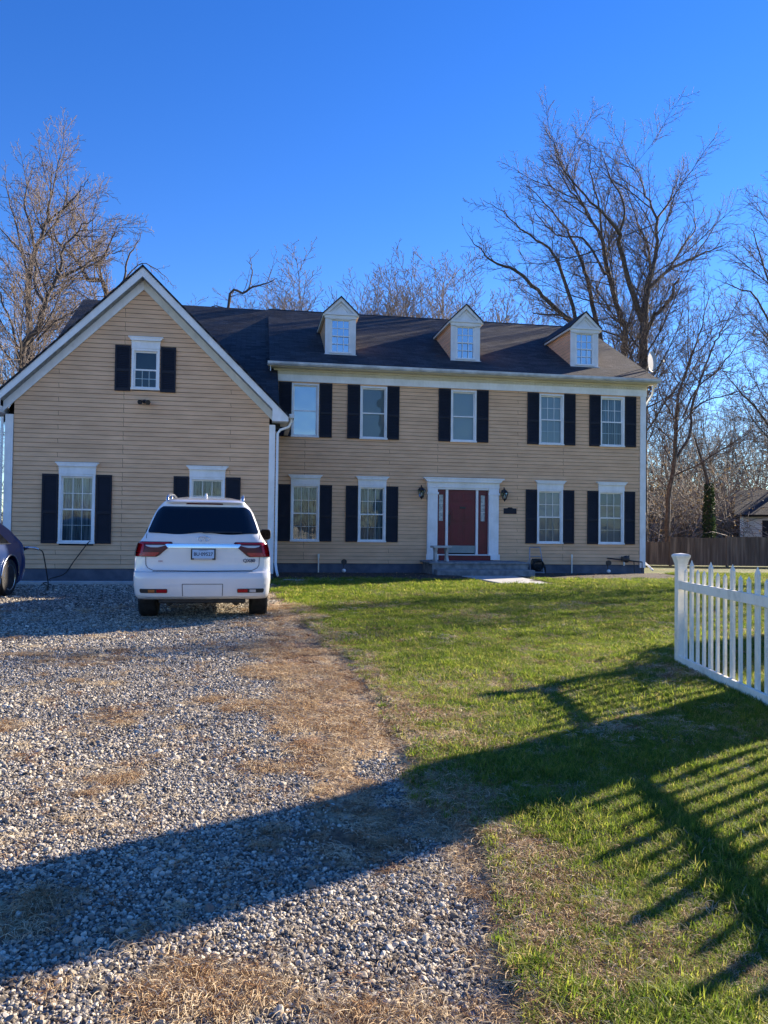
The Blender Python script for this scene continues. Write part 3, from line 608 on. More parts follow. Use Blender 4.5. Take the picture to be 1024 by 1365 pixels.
for a in (5.56, 5.68, 7.61, 7.73): dbox('flute', 'trim', [(a-.008, a+.008, MY-.137, MY-.131, .7, 2.5)], ent, 0)
dbox('door_mullion', 'trim', [(6.085, 6.165, MY-.06, MY+.05, .62, 2.713), (7.10, 7.175, MY-.06, MY+.05, .62, 2.713)])
door = dbox('door', 'red', [(6.168, 7.097, MY+.01, MY+.05, .90, 2.713)])
pan = []
for xa, xb in ((6.27, 6.58), (6.68, 6.99)):
    for za, zb_ in ((1.0, 1.55), (1.68, 2.20), (2.33, 2.60)): pan += [(xa, xb, MY-.004, MY+.012, za, zb_), (xa+.05, xb-.05, MY-.016, MY-.0045, za+.05, zb_-.05)]
dbox('door_panels', 'red', pan, door)
dbox('door_knocker', 'darkmetal', [(6.56, 6.76, MY-.03, MY-.017, 2.10, 2.17)], door); 
mb = MB(); mb.tube([(6.22, MY-.01, 1.9), (6.22, MY-.06, 1.86), (6.22, MY-.06, 1.6), (6.22, MY-.01, 1.55)], .016); mb.lathe([(.03, 0), (.03, -.03)], (6.22, MY+.01, 2.0), 'y'); hb(mb, 'door_handle', 'darkmetal', door, smooth=40)
dbox('kick_panel', mottled('pale_green_grey', (.22, .26, .24), (.30, .33, .31), 3), [(6.168, 7.097, MY-.02, MY+.03, .66, .90)], door)
for a, b in ((5.80, 6.085), (7.175, 7.52)):
    c = (a+b)/2; sl = dbox('sidelight', 'red', [(a, c-.07, MY+.0, MY+.05, .62, 2.713), (c+.07, b, MY+.0, MY+.05, .62, 2.713), (c-.07, c+.07, MY+.0, MY+.05, .62, 1.70), (c-.07, c+.07, MY, MY+.05, 2.55, 2.713)])
    dbox('sidelight_pane', mottled('frosted_glass', (.45, .52, .55), (.25, .3, .33), 16, .15, 0), [(c-.07, c+.07, MY+.02, MY+.04, 1.70, 2.55)], sl, 0)
    dbox('muntins', 'trim', [(c-.07, c+.07, MY+.01, MY+.018, z, z+.012) for z in (1.98, 2.26)], sl, 0)
dbox('threshold', 'trim', [(5.80, 7.52, MY-.14, MY+.05, .585, .618)]); dbox('riser_board', 'red', [(5.86, 7.56, MY-.20, MY-.01, .42, .583)])
# outdoor step block
mb = MB(); mb.box(5.35, 8.42, 22.95, MY+.01, -.1, .42); mb.box(5.25, 8.45, 22.90, MY, .42-.06, .4202); hb(mb, 'step', 'stone', bevel=.015)
mb = MB(); mb.box(5.40, 8.48, 22.48, 22.90, -.1, .20); hb(mb, 'step', 'stone', bevel=.015)
# apron strip in front of the garage and walkway slab
mb = MB(); mb.box(-6.1, -.4, 19.2, 19.55, -.1, .06); tag(mb.build('garage_apron', 'conc', bevel=.01), kind='structure')
mb = MB(); mb.add([(6.05, 22.1, .05), (7.7, 22.1, .05), (7.55, 18.9, .045), (6.3, 18.9, .045), (6.05, 22.1, -.05), (7.7, 22.1, -.05), (7.55, 18.9, -.05), (6.3, 18.9, -.05)], [(0, 1, 2, 3), (0, 4, 5, 1), (1, 5, 6, 2), (2, 6, 7, 3), (3, 7, 4, 0)])
tag(mb.build('walkway', 'conc', bevel=.01), kind='structure')
mb = MB(); mb.box(.75, 3.9, 20.2, 20.5, -.1, .05); tag(mb.build('paving_strip', 'conc', bevel=.01), kind='structure')

# wall lanterns
def lantern(x, z, label):
    t = thing('wall_lantern', label, 'lantern', (x, MY-.02, z), 0, 'lanterns beside the front door')
    mb = MB(); mb.box(-.05, .05, -.02, 0, -.06, .14); mb.tube([(0, -.02, .10), (0, -.10, .22), (0, -.17, .20), (0, -.18, .13)], .010); mb.build('bracket', 'darkmetal', t, 40)
    mb = MB()
    for k in range(6):
        a = math.pi/3*k; p = lambda r, z: (r*math.cos(a), -.18+r*math.sin(a), z); mb.tube([p(.07, -.16), p(.12, .04)], .007, 5)
        b = a+math.pi/3; q = lambda r, z: (r*math.cos(b), -.18+r*math.sin(b), z); mb.tube([p(.12, .04), q(.12, .04)], .008, 5); mb.tube([p(.07, -.16), q(.07, -.16)], .008, 5)
    mb.lathe([(.06, -.18), (.075, -.155), (.02, -.22), (.01, -.25)], (0, -.18, 0), k=12); mb.build('frame', 'darkmetal', t)
    mb = MB(); mb.lathe([(.135, .045), (.08, .11), (.03, .14), (.012, .19)], (0, -.18, 0), k=6); mb.build('cap', 'darkmetal', t)
    mb = MB(); mb.lathe([(.066, -.15), (.115, .035)], (0, -.18, 0), k=6); mb.build('pane', 'glass', t)
    mb = MB(); mb.lathe([(.02, -.13), (.022, -.06), (.01, -.03)], (0, -.18, 0)); mb.build('bulb', 'trim', t, True)
lantern(5.25, 2.62, 'black glass lantern on the wall left of the red front door'); lantern(8.02, 2.60, 'black glass lantern on the wall right of the red front door')
mb = MB(); mb.prism([(-.22, -.09), (.22, -.09), (.22, .09), (.10, .09), (.06, .12), (-.06, .12), (-.10, .09), (-.22, .09)], -.035, -.02); o = mb.build('house_plaque', 'shutter'); o.location = (8.27, MY, 2.05)
tag(o, 'small dark blue name plaque on the siding right of the door', 'plaque')
# floodlight under gable window
t = thing('floodlight', 'black twin floodlight fixed under the attic window of the garage gable', 'floodlight', (-2.86, GY-.02, 4.62))
mb = MB(); mb.lathe([(.055, 0), (.055, -.03), (.03, -.05)], (0, 0, 0), 'y'); mb.build('base', 'darkmetal', t, 40)
for s_ in (-1, 1):
    mb = MB(); mb.tube([(s_*.03, -.05, 0), (s_*.07, -.09, .0)], .012); mb.tube([(s_*.06, -.06, .01), (s_*.10, -.20, -.05)], [.035, .065], 12); mb.build('lamp_head', 'darkmetal', t, 40)
# stone bench on the step
t = thing('stone_bench', 'small weathered stone bench on the top step left of the door', 'bench', (5.72, 23.35, .42), R(8))
mb = MB(); mb.box(-.30, .30, -.17, .17, .42, .49); mb.build('seat', 'conc', t, bevel=.015)
for s_ in (-1, 1):
    mb = MB(); mb.prism([(-.13, 0), (.13, 0), (.10, .05), (.06, .12), (.06, .28), (.12, .38), (.12, .419), (-.12, .419), (-.12, .38), (-.06, .28), (-.06, .12), (-.10, .05)], -.04, .04)
    mb.v = [(y+s_*.19, x, z) for x, y, z in mb.v]; mb.build('leg', 'conc', t, bevel=.006)
# hose cart
t = thing('hose_cart', 'black hose cart with coiled hose leaning on the foundation', 'hose cart', (9.0, 23.75, .03), R(-6))
mb = MB()
for s_ in (-1, 1): mb.tube([(s_*.22, -.10, .02), (s_*.20, .12, .50), (s_*.17, .24, .84)], .017); mb.tube([(s_*.22, -.10, .02), (s_*.26, .12, .02), (s_*.24, .14, .42)], .014)
mb.tube([(-.17, .24, .84), (.17, .24, .84)], .017); mb.tube([(-.20, .14, .55), (.20, .14, .55)], .012); mb.tube([(-.22, -.10, .03), (.22, -.10, .03)], .017); mb.build('frame', 'grey', t, 40)
mb = MB()
for k in range(7):
    x = -.13+.043*k; mb.tube([(x+.01*math.sin(a), .02+.17*math.cos(a), .28+.19*math.sin(a)) for a in [i*2*math.pi/16 for i in range(17)]], .018, 6)
for k in range(4): mb.tube([(.17*math.cos(a)+.01*k, -.12-.02*k, .28+.15*math.sin(a)) for a in [i*2*math.pi/16 for i in range(17)]], .014, 6)
mb.build('hose', 'rubber', t, True)
for s_ in (-1, 1):
    mb = MB(); mb.lathe([(.02, -.02), (.11, -.02), (.12, 0), (.11, .02), (.02, .02)], (s_*.29, .1, .12), 'x', 18); mb.build('wheel', 'rubber', t, 40)
def spot(x, y, label):
    t = thing('garden_spotlight', label, 'spotlight', (x, y, .02))
    mb = MB(); mb.tube([(0, 0, 0), (0, 0, .30)], .012); mb.lathe([(.04, 0), (.085, -.05), (.09, -.11)], (0, .02, .36), 'y', 14); mb.build('lamp_head', 'darkmetal', t, 40)
    mb = MB(); mb.lathe([(.01, -.06), (.05, -.04), (.065, 0), (.05, .04), (.01, .06)], (0, -.08, .09), 'z', 14); mb.build('globe', 'trim', t, True)
spot(2.72, 23.7, 'black spotlight with white globe between the two left ground floor windows'); spot(11.5, 23.85, 'black spotlight with white globe under the rightmost ground floor window')
for x, h, lb in ((1.98, .58, 'short white vent pipe at the foundation under the left window'), (10.4, .62, 'white vent pipe rising beside the wall between the right windows')):
    mb = MB(); mb.tube([(0, 0, 0), (0, 0, h-.1)], .022); mb.tube([(0, 0, h-.12), (0, 0, h)], .032); o = mb.build('vent_pipe', 'pvc', smooth=40); o.location = (x, MY-.10, .02); tag(o, lb, 'pipe')
t = thing('gas_meter', 'dark gas meter and pipes low on the wall near the right corner', 'meter', (12.25, MY-.12, 0))
mb = MB(); mb.tube([(-.55, 0, .52), (.65, 0, .40), (.65, 0, .05)], .020); mb.tube([(.35, 0, .44), (.35, -.05, .02)], .016); mb.tube([(-.55, 0, .52), (-.55, .1, .52)], .02); mb.build('pipes', 'darkmetal', t)
mb = MB(); mb.lathe([(.05, .06), (.11, .04), (.12, -.04), (.05, -.08)], (0.05, -.02, .50), 'y', 16); mb.box(-.10, -.02, -.06, .02, .44, .58); mb.tube([(.12, 0, .5), (.16, -.03, .62)], .02); mb.build('regulator', 'darkmetal', t, 40)
mb = MB(); mb.tube([(-.02, -.03, .40), (-.02, -.03, .28)], .03); mb.build('cap', 'pvc', t)
mb = MB(); mb.tube([(0, 0, .10), (0, -.15, .10), (.05, -.28, .07)], .045, 10); mb.tube([(.05, -.28, .02), (.05, -.28, .16)], .05, 10); o = mb.build('vent_elbow', 'pvc', smooth=40); o.location = (-2.90, 20.0, .05); tag(o, 'white plastic pipe elbow at the garage wall left of the white car', 'pipe')

# ------------------------------------------------------------------ picket fence
FA, FB = Vector((4.37, 7.38, 0)), Vector((2.55, -2.2, 0)); fd = (FB-FA).normalized(); fn = Vector((fd.y, -fd.x, 0)); fl = (FB-FA).length  # fn faces the camera side
fn = -fn if fn.x > 0 else fn
fence = thing('picket_fence', 'white vinyl picket fence with capped end post on the right of the lawn', 'fence', FA, math.atan2(fd.y, fd.x))
side = 1 if (Matrix.Rotation(-math.atan2(fd.y, fd.x), 3, 'Z') @ fn).y > 0 else -1
def lbox(mb, u0, u1, a, b, z0, z1): a, b = sorted((a*side, b*side)); return mb.box(u0, u1, a, b, z0, z1)
PH = 1.13
for u in (0, 2.45, 4.9, 7.35, 9.8):
    mb = MB(); w = .048; mb.box(u-w, u+w, -w, w, -.1, PH-.07)
    prof = [(w, PH-.10), (w+.004, PH-.07), (w+.018, PH-.018), (w+.026, PH), (w+.026, PH+.018), (w+.01, PH+.03), (.0, PH+.04)]
    vv = []
    for r, h in prof: vv += [(u-r, -r, h), (u+r, -r, h), (u+r, r, h), (u-r, r, h)]
    mb.add(vv, [(i*4+j, i*4+(j+1) % 4, i*4+4+(j+1) % 4, i*4+4+j) for i in range(len(prof)-1) for j in range(4)]); mb.build('post', 'pvc', fence, bevel=.003)
for z0, z1 in ((.80, .885), (.03, .115)):
    mb = MB()
    for i in range(4): lbox(mb, i*2.45+.050, (i+1)*2.45-.050, .012, .046, z0, z1)
    mb.build('rail', 'pvc', fence, bevel=.003)
u = .135; k = 0
while u < fl-.1:
    if min(abs(u-q) for q in (0, 2.45, 4.9, 7.35, 9.8)) > .10:
        tall = k % 3 == 1; w = .029 if tall else .0175; h = 1.125 if tall else 1.05
        mb = MB(); v = [(u-w, 0), (u+w, 0), (u+w, 0), (u-w, 0)]
        lbox(mb, u-w, u+w, -.014, .010, .02, h-.06-w)
        a, b = sorted((-.014*side, .010*side)); hh = h-.06-w
        sh = w*1.15
        mb.add([(u-w, a, hh), (u+w, a, hh), (u+sh, a, hh+.012), (u-sh, a, hh+.012), (u-w, b, hh), (u+w, b, hh), (u+sh, b, hh+.012), (u-sh, b, hh+.012), (u, (a+b)/2, hh+.012+w*2.2)],
               [(0, 1, 2, 3), (4, 7, 6, 5), (0, 3, 7, 4), (1, 5, 6, 2), (3, 2, 8), (2, 6, 8), (6, 7, 8), (7, 3, 8)])
        mb.build('picket', 'pvc', fence)
    k += 1; u += .158

# ------------------------------------------------------------------ trees
def at(u, v, Yd):
    """point on the plane y = Yd seen along a sketch direction (used to set out limbs of far trees)"""
    x, y = u-512, v-682.5; c, s = math.cos(.012), math.sin(.012); x, y = c*x+s*y, -s*x+c*y; x /= 1025; y /= -1025
    p = .0237; zz = math.cos(p)-y*math.sin(p); yy = y*math.cos(p)+math.sin(p); dx = x*math.cos(YAW)+zz*math.sin(YAW); dy = zz*math.cos(YAW)-x*math.sin(YAW); t = Yd/dy
    return np.array([dx*t, Yd, yy*t+CAMZ])
# satellite dish
t = thing('satellite_dish', 'grey oval satellite dish on the right end of the roof', 'satellite dish', tuple(at(867, 492, 24.9)), R(33))
mb = MB(); prof = [(.30*i/7, .07*(i/7)**2) for i in range(8)]+[(.305, .075), (.30, .06)]; mb.lathe(prof, (0, 0, 0), 'y', 28); mb.v = [(x, -y, z*1.2+.25) for x, y, z in mb.v]; mb.build('dish', 'dishgrey', t, 40)
mb = MB(); mb.tube([(0, .02, .25), (0, .15, .1), (0, .2, -.35)], .02); mb.tube([(0, 0, -.1), (0, -.25, .0), (0, -.42, .2)], .012); mb.box(-.05, .05, -.5, -.4, .17, .25); mb.build('mast', 'darkmetal', t)
def smooth_path(pts, r, n):
    pts = np.array(pts, float); k = len(pts); t = np.linspace(0, k-1, n); out = np.zeros((n, 3))
    for i, q in enumerate(t):
        a = min(int(q), k-2); f = q-a; p0, p1, p2, p3 = pts[max(a-1, 0)], pts[a], pts[a+1], pts[min(a+2, k-1)]
        out[i] = .5*((2*p1)+(-p0+p2)*f+(2*p0-5*p1+4*p2-p3)*f*f+(-p0+3*p1-3*p2+p3)*f**3)
    return out, np.interp(t, np.arange(k), r)
def tubes(paths, k):
    """paths: list of (n,3) arrays of equal n and (n,) radii -> verts, faces"""
    P = np.stack([p for p, r in paths]); Rd = np.stack([r for p, r in paths]); B, n, _ = P.shape
    T = np.gradient(P, axis=1); T /= np.linalg.norm(T, axis=2, keepdims=True)+1e-9
    ref = np.tile(np.array([.31, .22, .1]), (B, n, 1)); a = np.cross(T, ref); a /= np.linalg.norm(a, axis=2, keepdims=True)+1e-9; b = np.cross(T, a)
    q = np.arange(k)*2*np.pi/k; V = P[:, :, None, :]+(a[:, :, None, :]*np.cos(q)[None, None, :, None]+b[:, :, None, :]*np.sin(q)[None, None, :, None])*Rd[:, :, None, None]
    V = V.reshape(-1, 3); i0 = (np.arange(B)*n*k)[:, None, None]+(np.arange(n-1)*k)[None, :, None]+np.arange(k)[None, None, :]; j1 = (np.arange(k)+1) % k
    i1 = (np.arange(B)*n*k)[:, None, None]+(np.arange(n-1)*k)[None, :, None]+j1[None, None, :]
    F = np.stack([i0, i1, i1+k, i0+k], -1).reshape(-1, 4); return V, F
def npmesh(name, VF, m, parent, smooth=True):
    Vs, Fs, o = [], [], 0
    for V, F in VF: Vs.append(V); Fs.append(F+o); o += len(V)
    V = np.concatenate(Vs); F = np.concatenate(Fs); me = bpy.data.meshes.new(name); me.vertices.add(len(V)); me.vertices.foreach_set('co', V.astype(np.float32).ravel())
    me.loops.add(F.size); me.loops.foreach_set('vertex_index', F.astype(np.int32).ravel()); me.polygons.add(len(F)); me.polygons.foreach_set('loop_start', np.arange(0, F.size, F.shape[1], dtype=np.int32)); me.update(calc_edges=True)
    return link(name, me, m, parent, smooth)
def grow(rg, path, rad, spec, lvl=0, t0=.25, out=None):
    """side branches along a path; spec[lvl] = (spacing m, length factor, angle, n points, up pull, jitter)"""
    if lvl >= len(spec): return
    sp, lf, ang, n, up, jit = spec[lvl]; seg = np.linalg.norm(np.diff(path, axis=0), axis=1); L = seg.sum(); cum = np.concatenate([[0], np.cumsum(seg)])/L
    cnt = max(2, int(L*(1-t0)/sp)); az = rg.uniform(0, 6.28)
    for i in range(cnt):
        t = t0+(1-t0)*(i+rg.uniform(.1, .9))/cnt; p = np.array([np.interp(t, cum, path[:, j]) for j in range(3)]); r = float(np.interp(t, cum, rad))
        j = min(int(t*(len(path)-1)), len(path)-2); d = path[j+1]-path[j]; d /= np.linalg.norm(d); az += 2.4+rg.normal(0, .5)
        u = np.cross(d, [0.13, .2, 1]); u /= np.linalg.norm(u)+1e-9; w = np.cross(d, u); q = ang*rg.uniform(.7, 1.3)
        nd = d*math.cos(q)+(u*math.cos(az)+w*math.sin(az))*math.sin(q)
        ln = lf*(1-(.58 if lvl == 0 else .45)*t)*rg.uniform(.6, 1.25)*(L if lvl == 0 else L); rr = min(r*.62, .0075*ln+.004)
        cur = p.copy(); pts = [cur.copy()]; st = ln/(n-1)
        for s in range(n-1):
            nd = nd+rg.normal(0, jit, 3)+np.array([0, 0, up]); nd /= np.linalg.norm(nd); cur = cur+nd*st; pts.append(cur.copy())
        pts = np.array(pts); rs = np.linspace(max(rr, .0085), max(.0065, rr*.22), n); out[lvl].append((pts, rs)); grow(rg, pts, rs, spec, lvl+1, .15, out)
def tree(name, label, cat, limbs, seed, spec, base, bark='bark', twig='twig', group=None, tip=.0, leafy=0, rmin=0):
    """limbs: list of (points, radii)"""
    rg = np.random.default_rng(seed); t = thing(name, label, cat, base, 0, group); out = [[] for _ in spec]; B = np.array(base); main = []
    for pts, r in limbs:
        p, rr = smooth_path(np.array(pts)-B, r, max(8, len(pts)*4)); p[1:] += rg.normal(0, .03, (len(p)-1, 3))*np.linspace(.3, 1.5, len(p)-1)[:, None]; rr = np.maximum(rr*.66, .012); main.append((p, rr)); grow(rg, p, rr, spec, 0, .22, out)
    VF = [tubes([m_], 9) for m_ in main]
    if out[0]: VF.append(tubes(out[0], 6))
    npmesh('trunk', VF, bark, t)
    rest = [tubes([(p, np.maximum(r, rmin)) for p, r in o], 4 if i == 0 else 3) for i, o in enumerate(out[1:]) if o]
    if rest: npmesh('crown', rest, twig, t)
    return t
def limb(px, r, Yd, dY=0, scale=1):
    n = len(px); return [at(u, v, Yd+dY*i/(n-1)) for i, (u, v) in enumerate(px)], r
z3 = lambda L: [(600+x*.414, 130+(y if y > 560 else 560-(560-y)*.80)*.414) for x, y in L]
z2 = lambda L: [(x*.2564, 150+(y if y > 800 else 800-(800-y)*.76)*.2564) for x, y in L]
SPEC = [(.40, .34, .75, 9, .05, .10), (.20, .38, .65, 7, .04, .12), (.12, .45, .7, 5, .03, .14)]
YA = 37.5
b0 = at(856, 735, YA); b0[2] = 0
tree('oak_tree', 'largest bare tree, with the thick trunk rising behind the right end of the roof', 'tree', [
  ([b0]+limb(z3([(622, 870), (626, 700), (640, 600), (665, 480), (664, 345), (625, 240), (598, 110)]), 0, YA)[0], [.42, .36, .30, .22, .15, .11, .06, .012]),
  limb(z3([(618, 720), (575, 590), (545, 450), (545, 400), (485, 320), (410, 220), (340, 90)]), [.22, .2, .17, .15, .10, .06, .012], YA, -3),
  limb(z3([(545, 410), (562, 300), (520, 190), (475, 50)]), [.11, .08, .05, .012], YA-1, -2),
  limb(z3([(636, 620), (700, 560), (790, 500), (850, 470), (900, 440)]), [.16, .13, .09, .05, .015], YA, 2),
  limb(z3([(665, 350), (710, 270), (740, 150)]), [.10, .06, .012], YA, 2),
  limb(z3([(700, 560), (760, 440), (790, 380), (780, 250)]), [.10, .08, .05, .012], YA+1, 3),
  limb(z3([(605, 840), (650, 720), (700, 660), (735, 582)]), [.17, .16, .14, .09], YA, -1),
  limb(z3([(642, 600), (640, 480), (600, 350), (560, 200)]), [.12, .10, .06, .012], YA, 3),
  limb(z3([(790, 495), (840, 400), (870, 330)]), [.06, .04, .012], YA+2, 1)], 3, SPEC, tuple(b0), group='bare trees around the house')
YB = 40.0; b1 = at(795, 735, YB); b1[2] = 0
tree('oak_tree', 'many limbed bare tree rising between the second and third dormers, left of the largest tree', 'tree', [
  ([b1]+limb(z3([(560, 830), (545, 700), (510, 570), (490, 440), (465, 375), (430, 300), (370, 200), (340, 100)]), 0, YB)[0], [.36, .27, .22, .19, .16, .12, .09, .05, .012]),
  limb(z3([(490, 800), (465, 700), (440, 580), (400, 450), (340, 330), (240, 200)]), [.22, .19, .16, .12, .07, .012], YB, 2),
  limb(z3([(400, 730), (350, 690), (280, 620), (215, 560), (150, 530), (100, 480), (50, 400)]), [.2, .18, .15, .12, .09, .05, .012], YB, -2),
  limb(z3([(410, 740), (385, 640), (350, 540), (322, 470), (240, 400), (180, 330), (110, 270)]), [.17, .15, .13, .10, .07, .04, .012], YB, -1),
  limb(z3([(500, 570), (430, 430), (350, 415), (280, 330), (250, 240)]), [.12, .09, .06, .04, .012], YB, 3),
  limb(z3([(490, 440), (480, 300), (455, 180), (450, 60)]), [.11, .08, .05, .012], YB, -3),
  limb(z3([(350, 700), (270, 695)]), [.08, .05], YB)], 4, SPEC, tuple(b1), group='bare trees around the house')
YC = 33.0; b2 = at(890, 758, YC); b2[2] = 0
z5 = lambda L: [(840+x*.2345, 440+y*.2345) for x, y in L]
tree('maple_tree', 'slender dark bare tree with forked trunk just right of the house corner', 'tree', [
  ([b2]+limb(z5([(215, 1000), (250, 760), (265, 520), (275, 380), (330, 210), (400, 0), (470, -250)]), 0, YC)[0], [.20, .18, .15, .12, .10, .08, .05, .01]),
  limb(z5([(245, 760), (340, 590), (350, 450), (395, 300), (460, 120), (520, 0), (640, -190)]), [.10, .11, .09, .08, .06, .05, .01], YC, 2),
  limb(z5([(300, 500), (390, 320), (510, 220), (620, 60), (760, -60)]), [.06, .06, .045, .03, .01], YC, 3),
  limb(z5([(265, 520), (200, 420), (150, 300), (110, 230)]), [.06, .05, .03, .01], YC, -1),
  limb(z5([(350, 460), (430, 400), (560, 370), (700, 330), (785, 290)]), [.05, .05, .04, .03, .01], YC, 2)], 5, SPEC, tuple(b2), group='bare trees around the house')
YD = 41.0; b3 = at(1075, 735, YD); b3[2] = 0
tree('maple_tree', 'bare tree at the right frame edge whose branches reach in over the white house', 'tree', [
  ([b3]+limb([(1060, 620), (1050, 500), (1040, 400), (1030, 270)], 0, YD)[0], [.3, .26, .2, .12, .015]),
  limb([(1060, 640), (1020, 560), (985, 520), (960, 490)], [.14, .1, .06, .01], YD, -2),
  limb([(1050, 480), (1010, 400), (985, 385), (960, 375)], [.11, .08, .05, .01], YD, -1),
  limb([(1045, 440), (1010, 330), (1000, 300)], [.1, .06, .01], YD, 1)], 6, SPEC, tuple(b3), group='bare trees around the house')
# left group
YL = 43.0; b4 = at(35, 735, YL); b4[2] = 0
tree('maple_tree', 'tall bare tree with dense reddish twigs left of the garage, highest on that side', 'tree', [
  ([b4]+limb(z2([(155, 1300), (155, 1100), (150, 900), (185, 700), (240, 500), (262, 320), (275, 90)]), 0, YL)[0], [.34, .27, .24, .21, .17, .12, .07, .012]),
  limb(z2([(180, 700), (165, 560), (130, 400), (145, 250), (190, 80)]), [.13, .11, .08, .05, .012], YL, 2),
  limb(z2([(150, 900), (120, 720), (40, 600), (-40, 480)]), [.12, .09, .06, .012], YL, -2),
  limb(z2([(200, 640), (300, 480), (350, 300), (350, 110)]), [.10, .08, .05, .012], YL, 2),
  limb(z2([(240, 500), (350, 380), (430, 260), (460, 200)]), [.09, .07, .04, .012], YL, -2),
  limb(z2([(120, 720), (80, 500), (40, 300), (30, 120)]), [.09, .07, .04, .012], YL, 2)], 7, SPEC, tuple(b4), rmin=.009, twig='midbark', group='bare trees around the house')
YE = 38.0; b5 = at(62, 735, YE); b5[2] = 0
tree('maple_tree', 'bare tree with crooked spreading limbs directly behind the left garage roof', 'tree', [
  ([b5]+limb(z2([(110, 1330), (200, 1120), (235, 990), (300, 850), (330, 680), (420, 540), (520, 430)]), 0, YE)[0], [.28, .23, .19, .16, .12, .08, .05, .012]),
  limb(z2([(300, 860), (400, 820), (480, 760), (580, 710), (680, 680)]), [.12, .09, .07, .04, .012], YE, 1),
  limb(z2([(235, 1000), (180, 900), (190, 760), (120, 700), (0, 560)]), [.10, .09, .07, .05, .012], YE, 2),
  limb(z2([(200, 1180), (300, 1080), (420, 1020), (500, 960)]), [.09, .07, .05, .02], YE, 1),
  limb(z2([(100, 1300), (60, 1100), (0, 950), (-60, 820)]), [.10, .08, .05, .012], YE, -1)], 8, SPEC, tuple(b5), rmin=.009, twig='midbark', group='bare trees around the house')
YF = 47.0; b6 = at(140, 735, YF); b6[2] = 0
tree('maple_tree', 'bare tree leaning left above the peak of the garage roof', 'tree', [
  ([b6]+limb(z2([(560, 1010), (460, 870), (400, 760), (330, 670), (210, 520), (190, 400)]), 0, YF)[0], [.28, .22, .18, .14, .11, .07, .012]),
  limb(z2([(560, 970), (500, 760), (430, 640), (370, 500), (365, 400)]), [.14, .11, .08, .05, .012], YF, 2),
  limb(z2([(540, 960), (640, 880), (660, 760), (720, 620), (740, 550)]), [.12, .1, .08, .04, .012], YF, 1),
  limb(z2([(500, 800), (560, 680), (600, 560), (630, 480)]), [.09, .07, .04, .012], YF, -2),
  limb(z2([(640, 880), (740, 780), (860, 850), (890, 900)]), [.07, .05, .03, .01], YF, 2)], 9, SPEC, tuple(b6), rmin=.009, twig='midbark', group='bare trees around the house')
# the distant row above the ridge: upright crowns
def vase(h, seed, nst=6, sprd=.2):
    rg = np.random.default_rng(seed); L = [([(0, 0, 0), (rg.normal(0, .2), rg.normal(0, .2), h*.2), (0, 0, h*.34)], [.11, .10, .08])]
    for i in range(nst):
        a = rg.uniform(0, 6.28); s = sprd*h*rg.uniform(.35, 1.1); zt = h*rg.uniform(.78, 1.0); d = np.array([math.cos(a), math.sin(a), 0])
        b = rg.uniform(.16, .34)*h; L.append(([np.array([0, 0, b]), d*s*.4+np.array([0, 0, b+(zt-b)*.35]), d*s*.8+np.array([0, 0, b+(zt-b)*.7]), d*s+np.array([0, 0, zt])], [.06, .042, .026, .012]))
    return L
SP2 = [(.34, .30, .55, 7, .08, .08), (.20, .40, .55, 5, .06, .11), (.17, .5, .6, 4, .04, .13)]
kinds = [tree('birch_tree', 'x', 'tree', vase(17, 100+k, 8+k % 2, .27), 200+k, SP2, (0, 0, 0), bark='midbark', twig='midbark', rmin=.008) for k in range(4)]
for k_ in kinds: k_.location = (0, 0, 0)
row = [(268, 392, 62, 'low bare tree far behind the wing roof, nearest the garage peak'), (300, 378, 64, 'thin bare tree far behind the middle of the wing roof'),
 (372, 352, 60, 'bare tree far behind the left end of the main ridge'), (402, 330, 66, 'bare tree with upright stems far behind, left of the first dormer'), (436, 328, 68, 'bare tree far behind, straight above the first dormer'),
 (470, 346, 64, 'bare tree far behind, just right of the first dormer'), (497, 372, 70, 'low bare tree in the dip of the far row between first and second dormers'), (533, 344, 72, 'narrow bare tree far behind, midway between first and second dormers'),
 (583, 325, 66, 'bare tree far behind, just left of the second dormer'), (612, 330, 58, 'fuller bare tree far behind, straight above the second dormer'), (655, 352, 70, 'bare tree far behind, just right of the second dormer'),
 (345, 360, 74, 'bare tree far behind the joint between the wing roof and main roof'), (420, 340, 76, 'rearmost bare tree seen left of the first dormer'), (515, 362, 62, 'small bare tree in the gap between first and second dormers'), (556, 340, 75, 'rearmost bare tree seen left of the second dormer'), (634, 336, 74, 'rearmost bare tree seen right of the second dormer')]
used = set()
for i, (u, v, Yd, lb) in enumerate(row):
    p = at(u, v, Yd); k = i % 4; o = kinds[k] if k not in used else copytree(kinds[k]); used.add(k)
    o.location = (p[0], Yd, 0); s = p[2]/20.5; o.scale = (s*1.55, s*1.55, s); o.rotation_euler = (0, 0, i*1.7); tag(o, lb, 'tree', 'distant bare trees above the ridge')
# crooked branch tree above the wing roof
YG = 44.0; b7 = at(318, 735, YG); b7[2] = 0
z4 = lambda L: [(250+x*.3613, 300+y*.3613) for x, y in L]
tree('apple_tree', 'crooked dark bare tree bending right over the wing roof left of the main roof', 'tree', [
  ([b7]+limb(z4([(150, 330), (210, 250), (270, 220), (330, 195)]), 0, YG)[0], [.2, .13, .10, .07, .012]),
  limb(z4([(225, 240), (238, 180), (232, 130), (262, 95)]), [.06, .05, .03, .01], YG, 1), limb(z4([(160, 320), (110, 300), (60, 315)]), [.08, .05, .015], YG, 1)], 10, [(.5, .22, .7, 7, .03, .12), (.3, .4, .7, 5, .03, .15), (.25, .4, .8, 4, .02, .18)], tuple(b7), group='bare trees around the house')
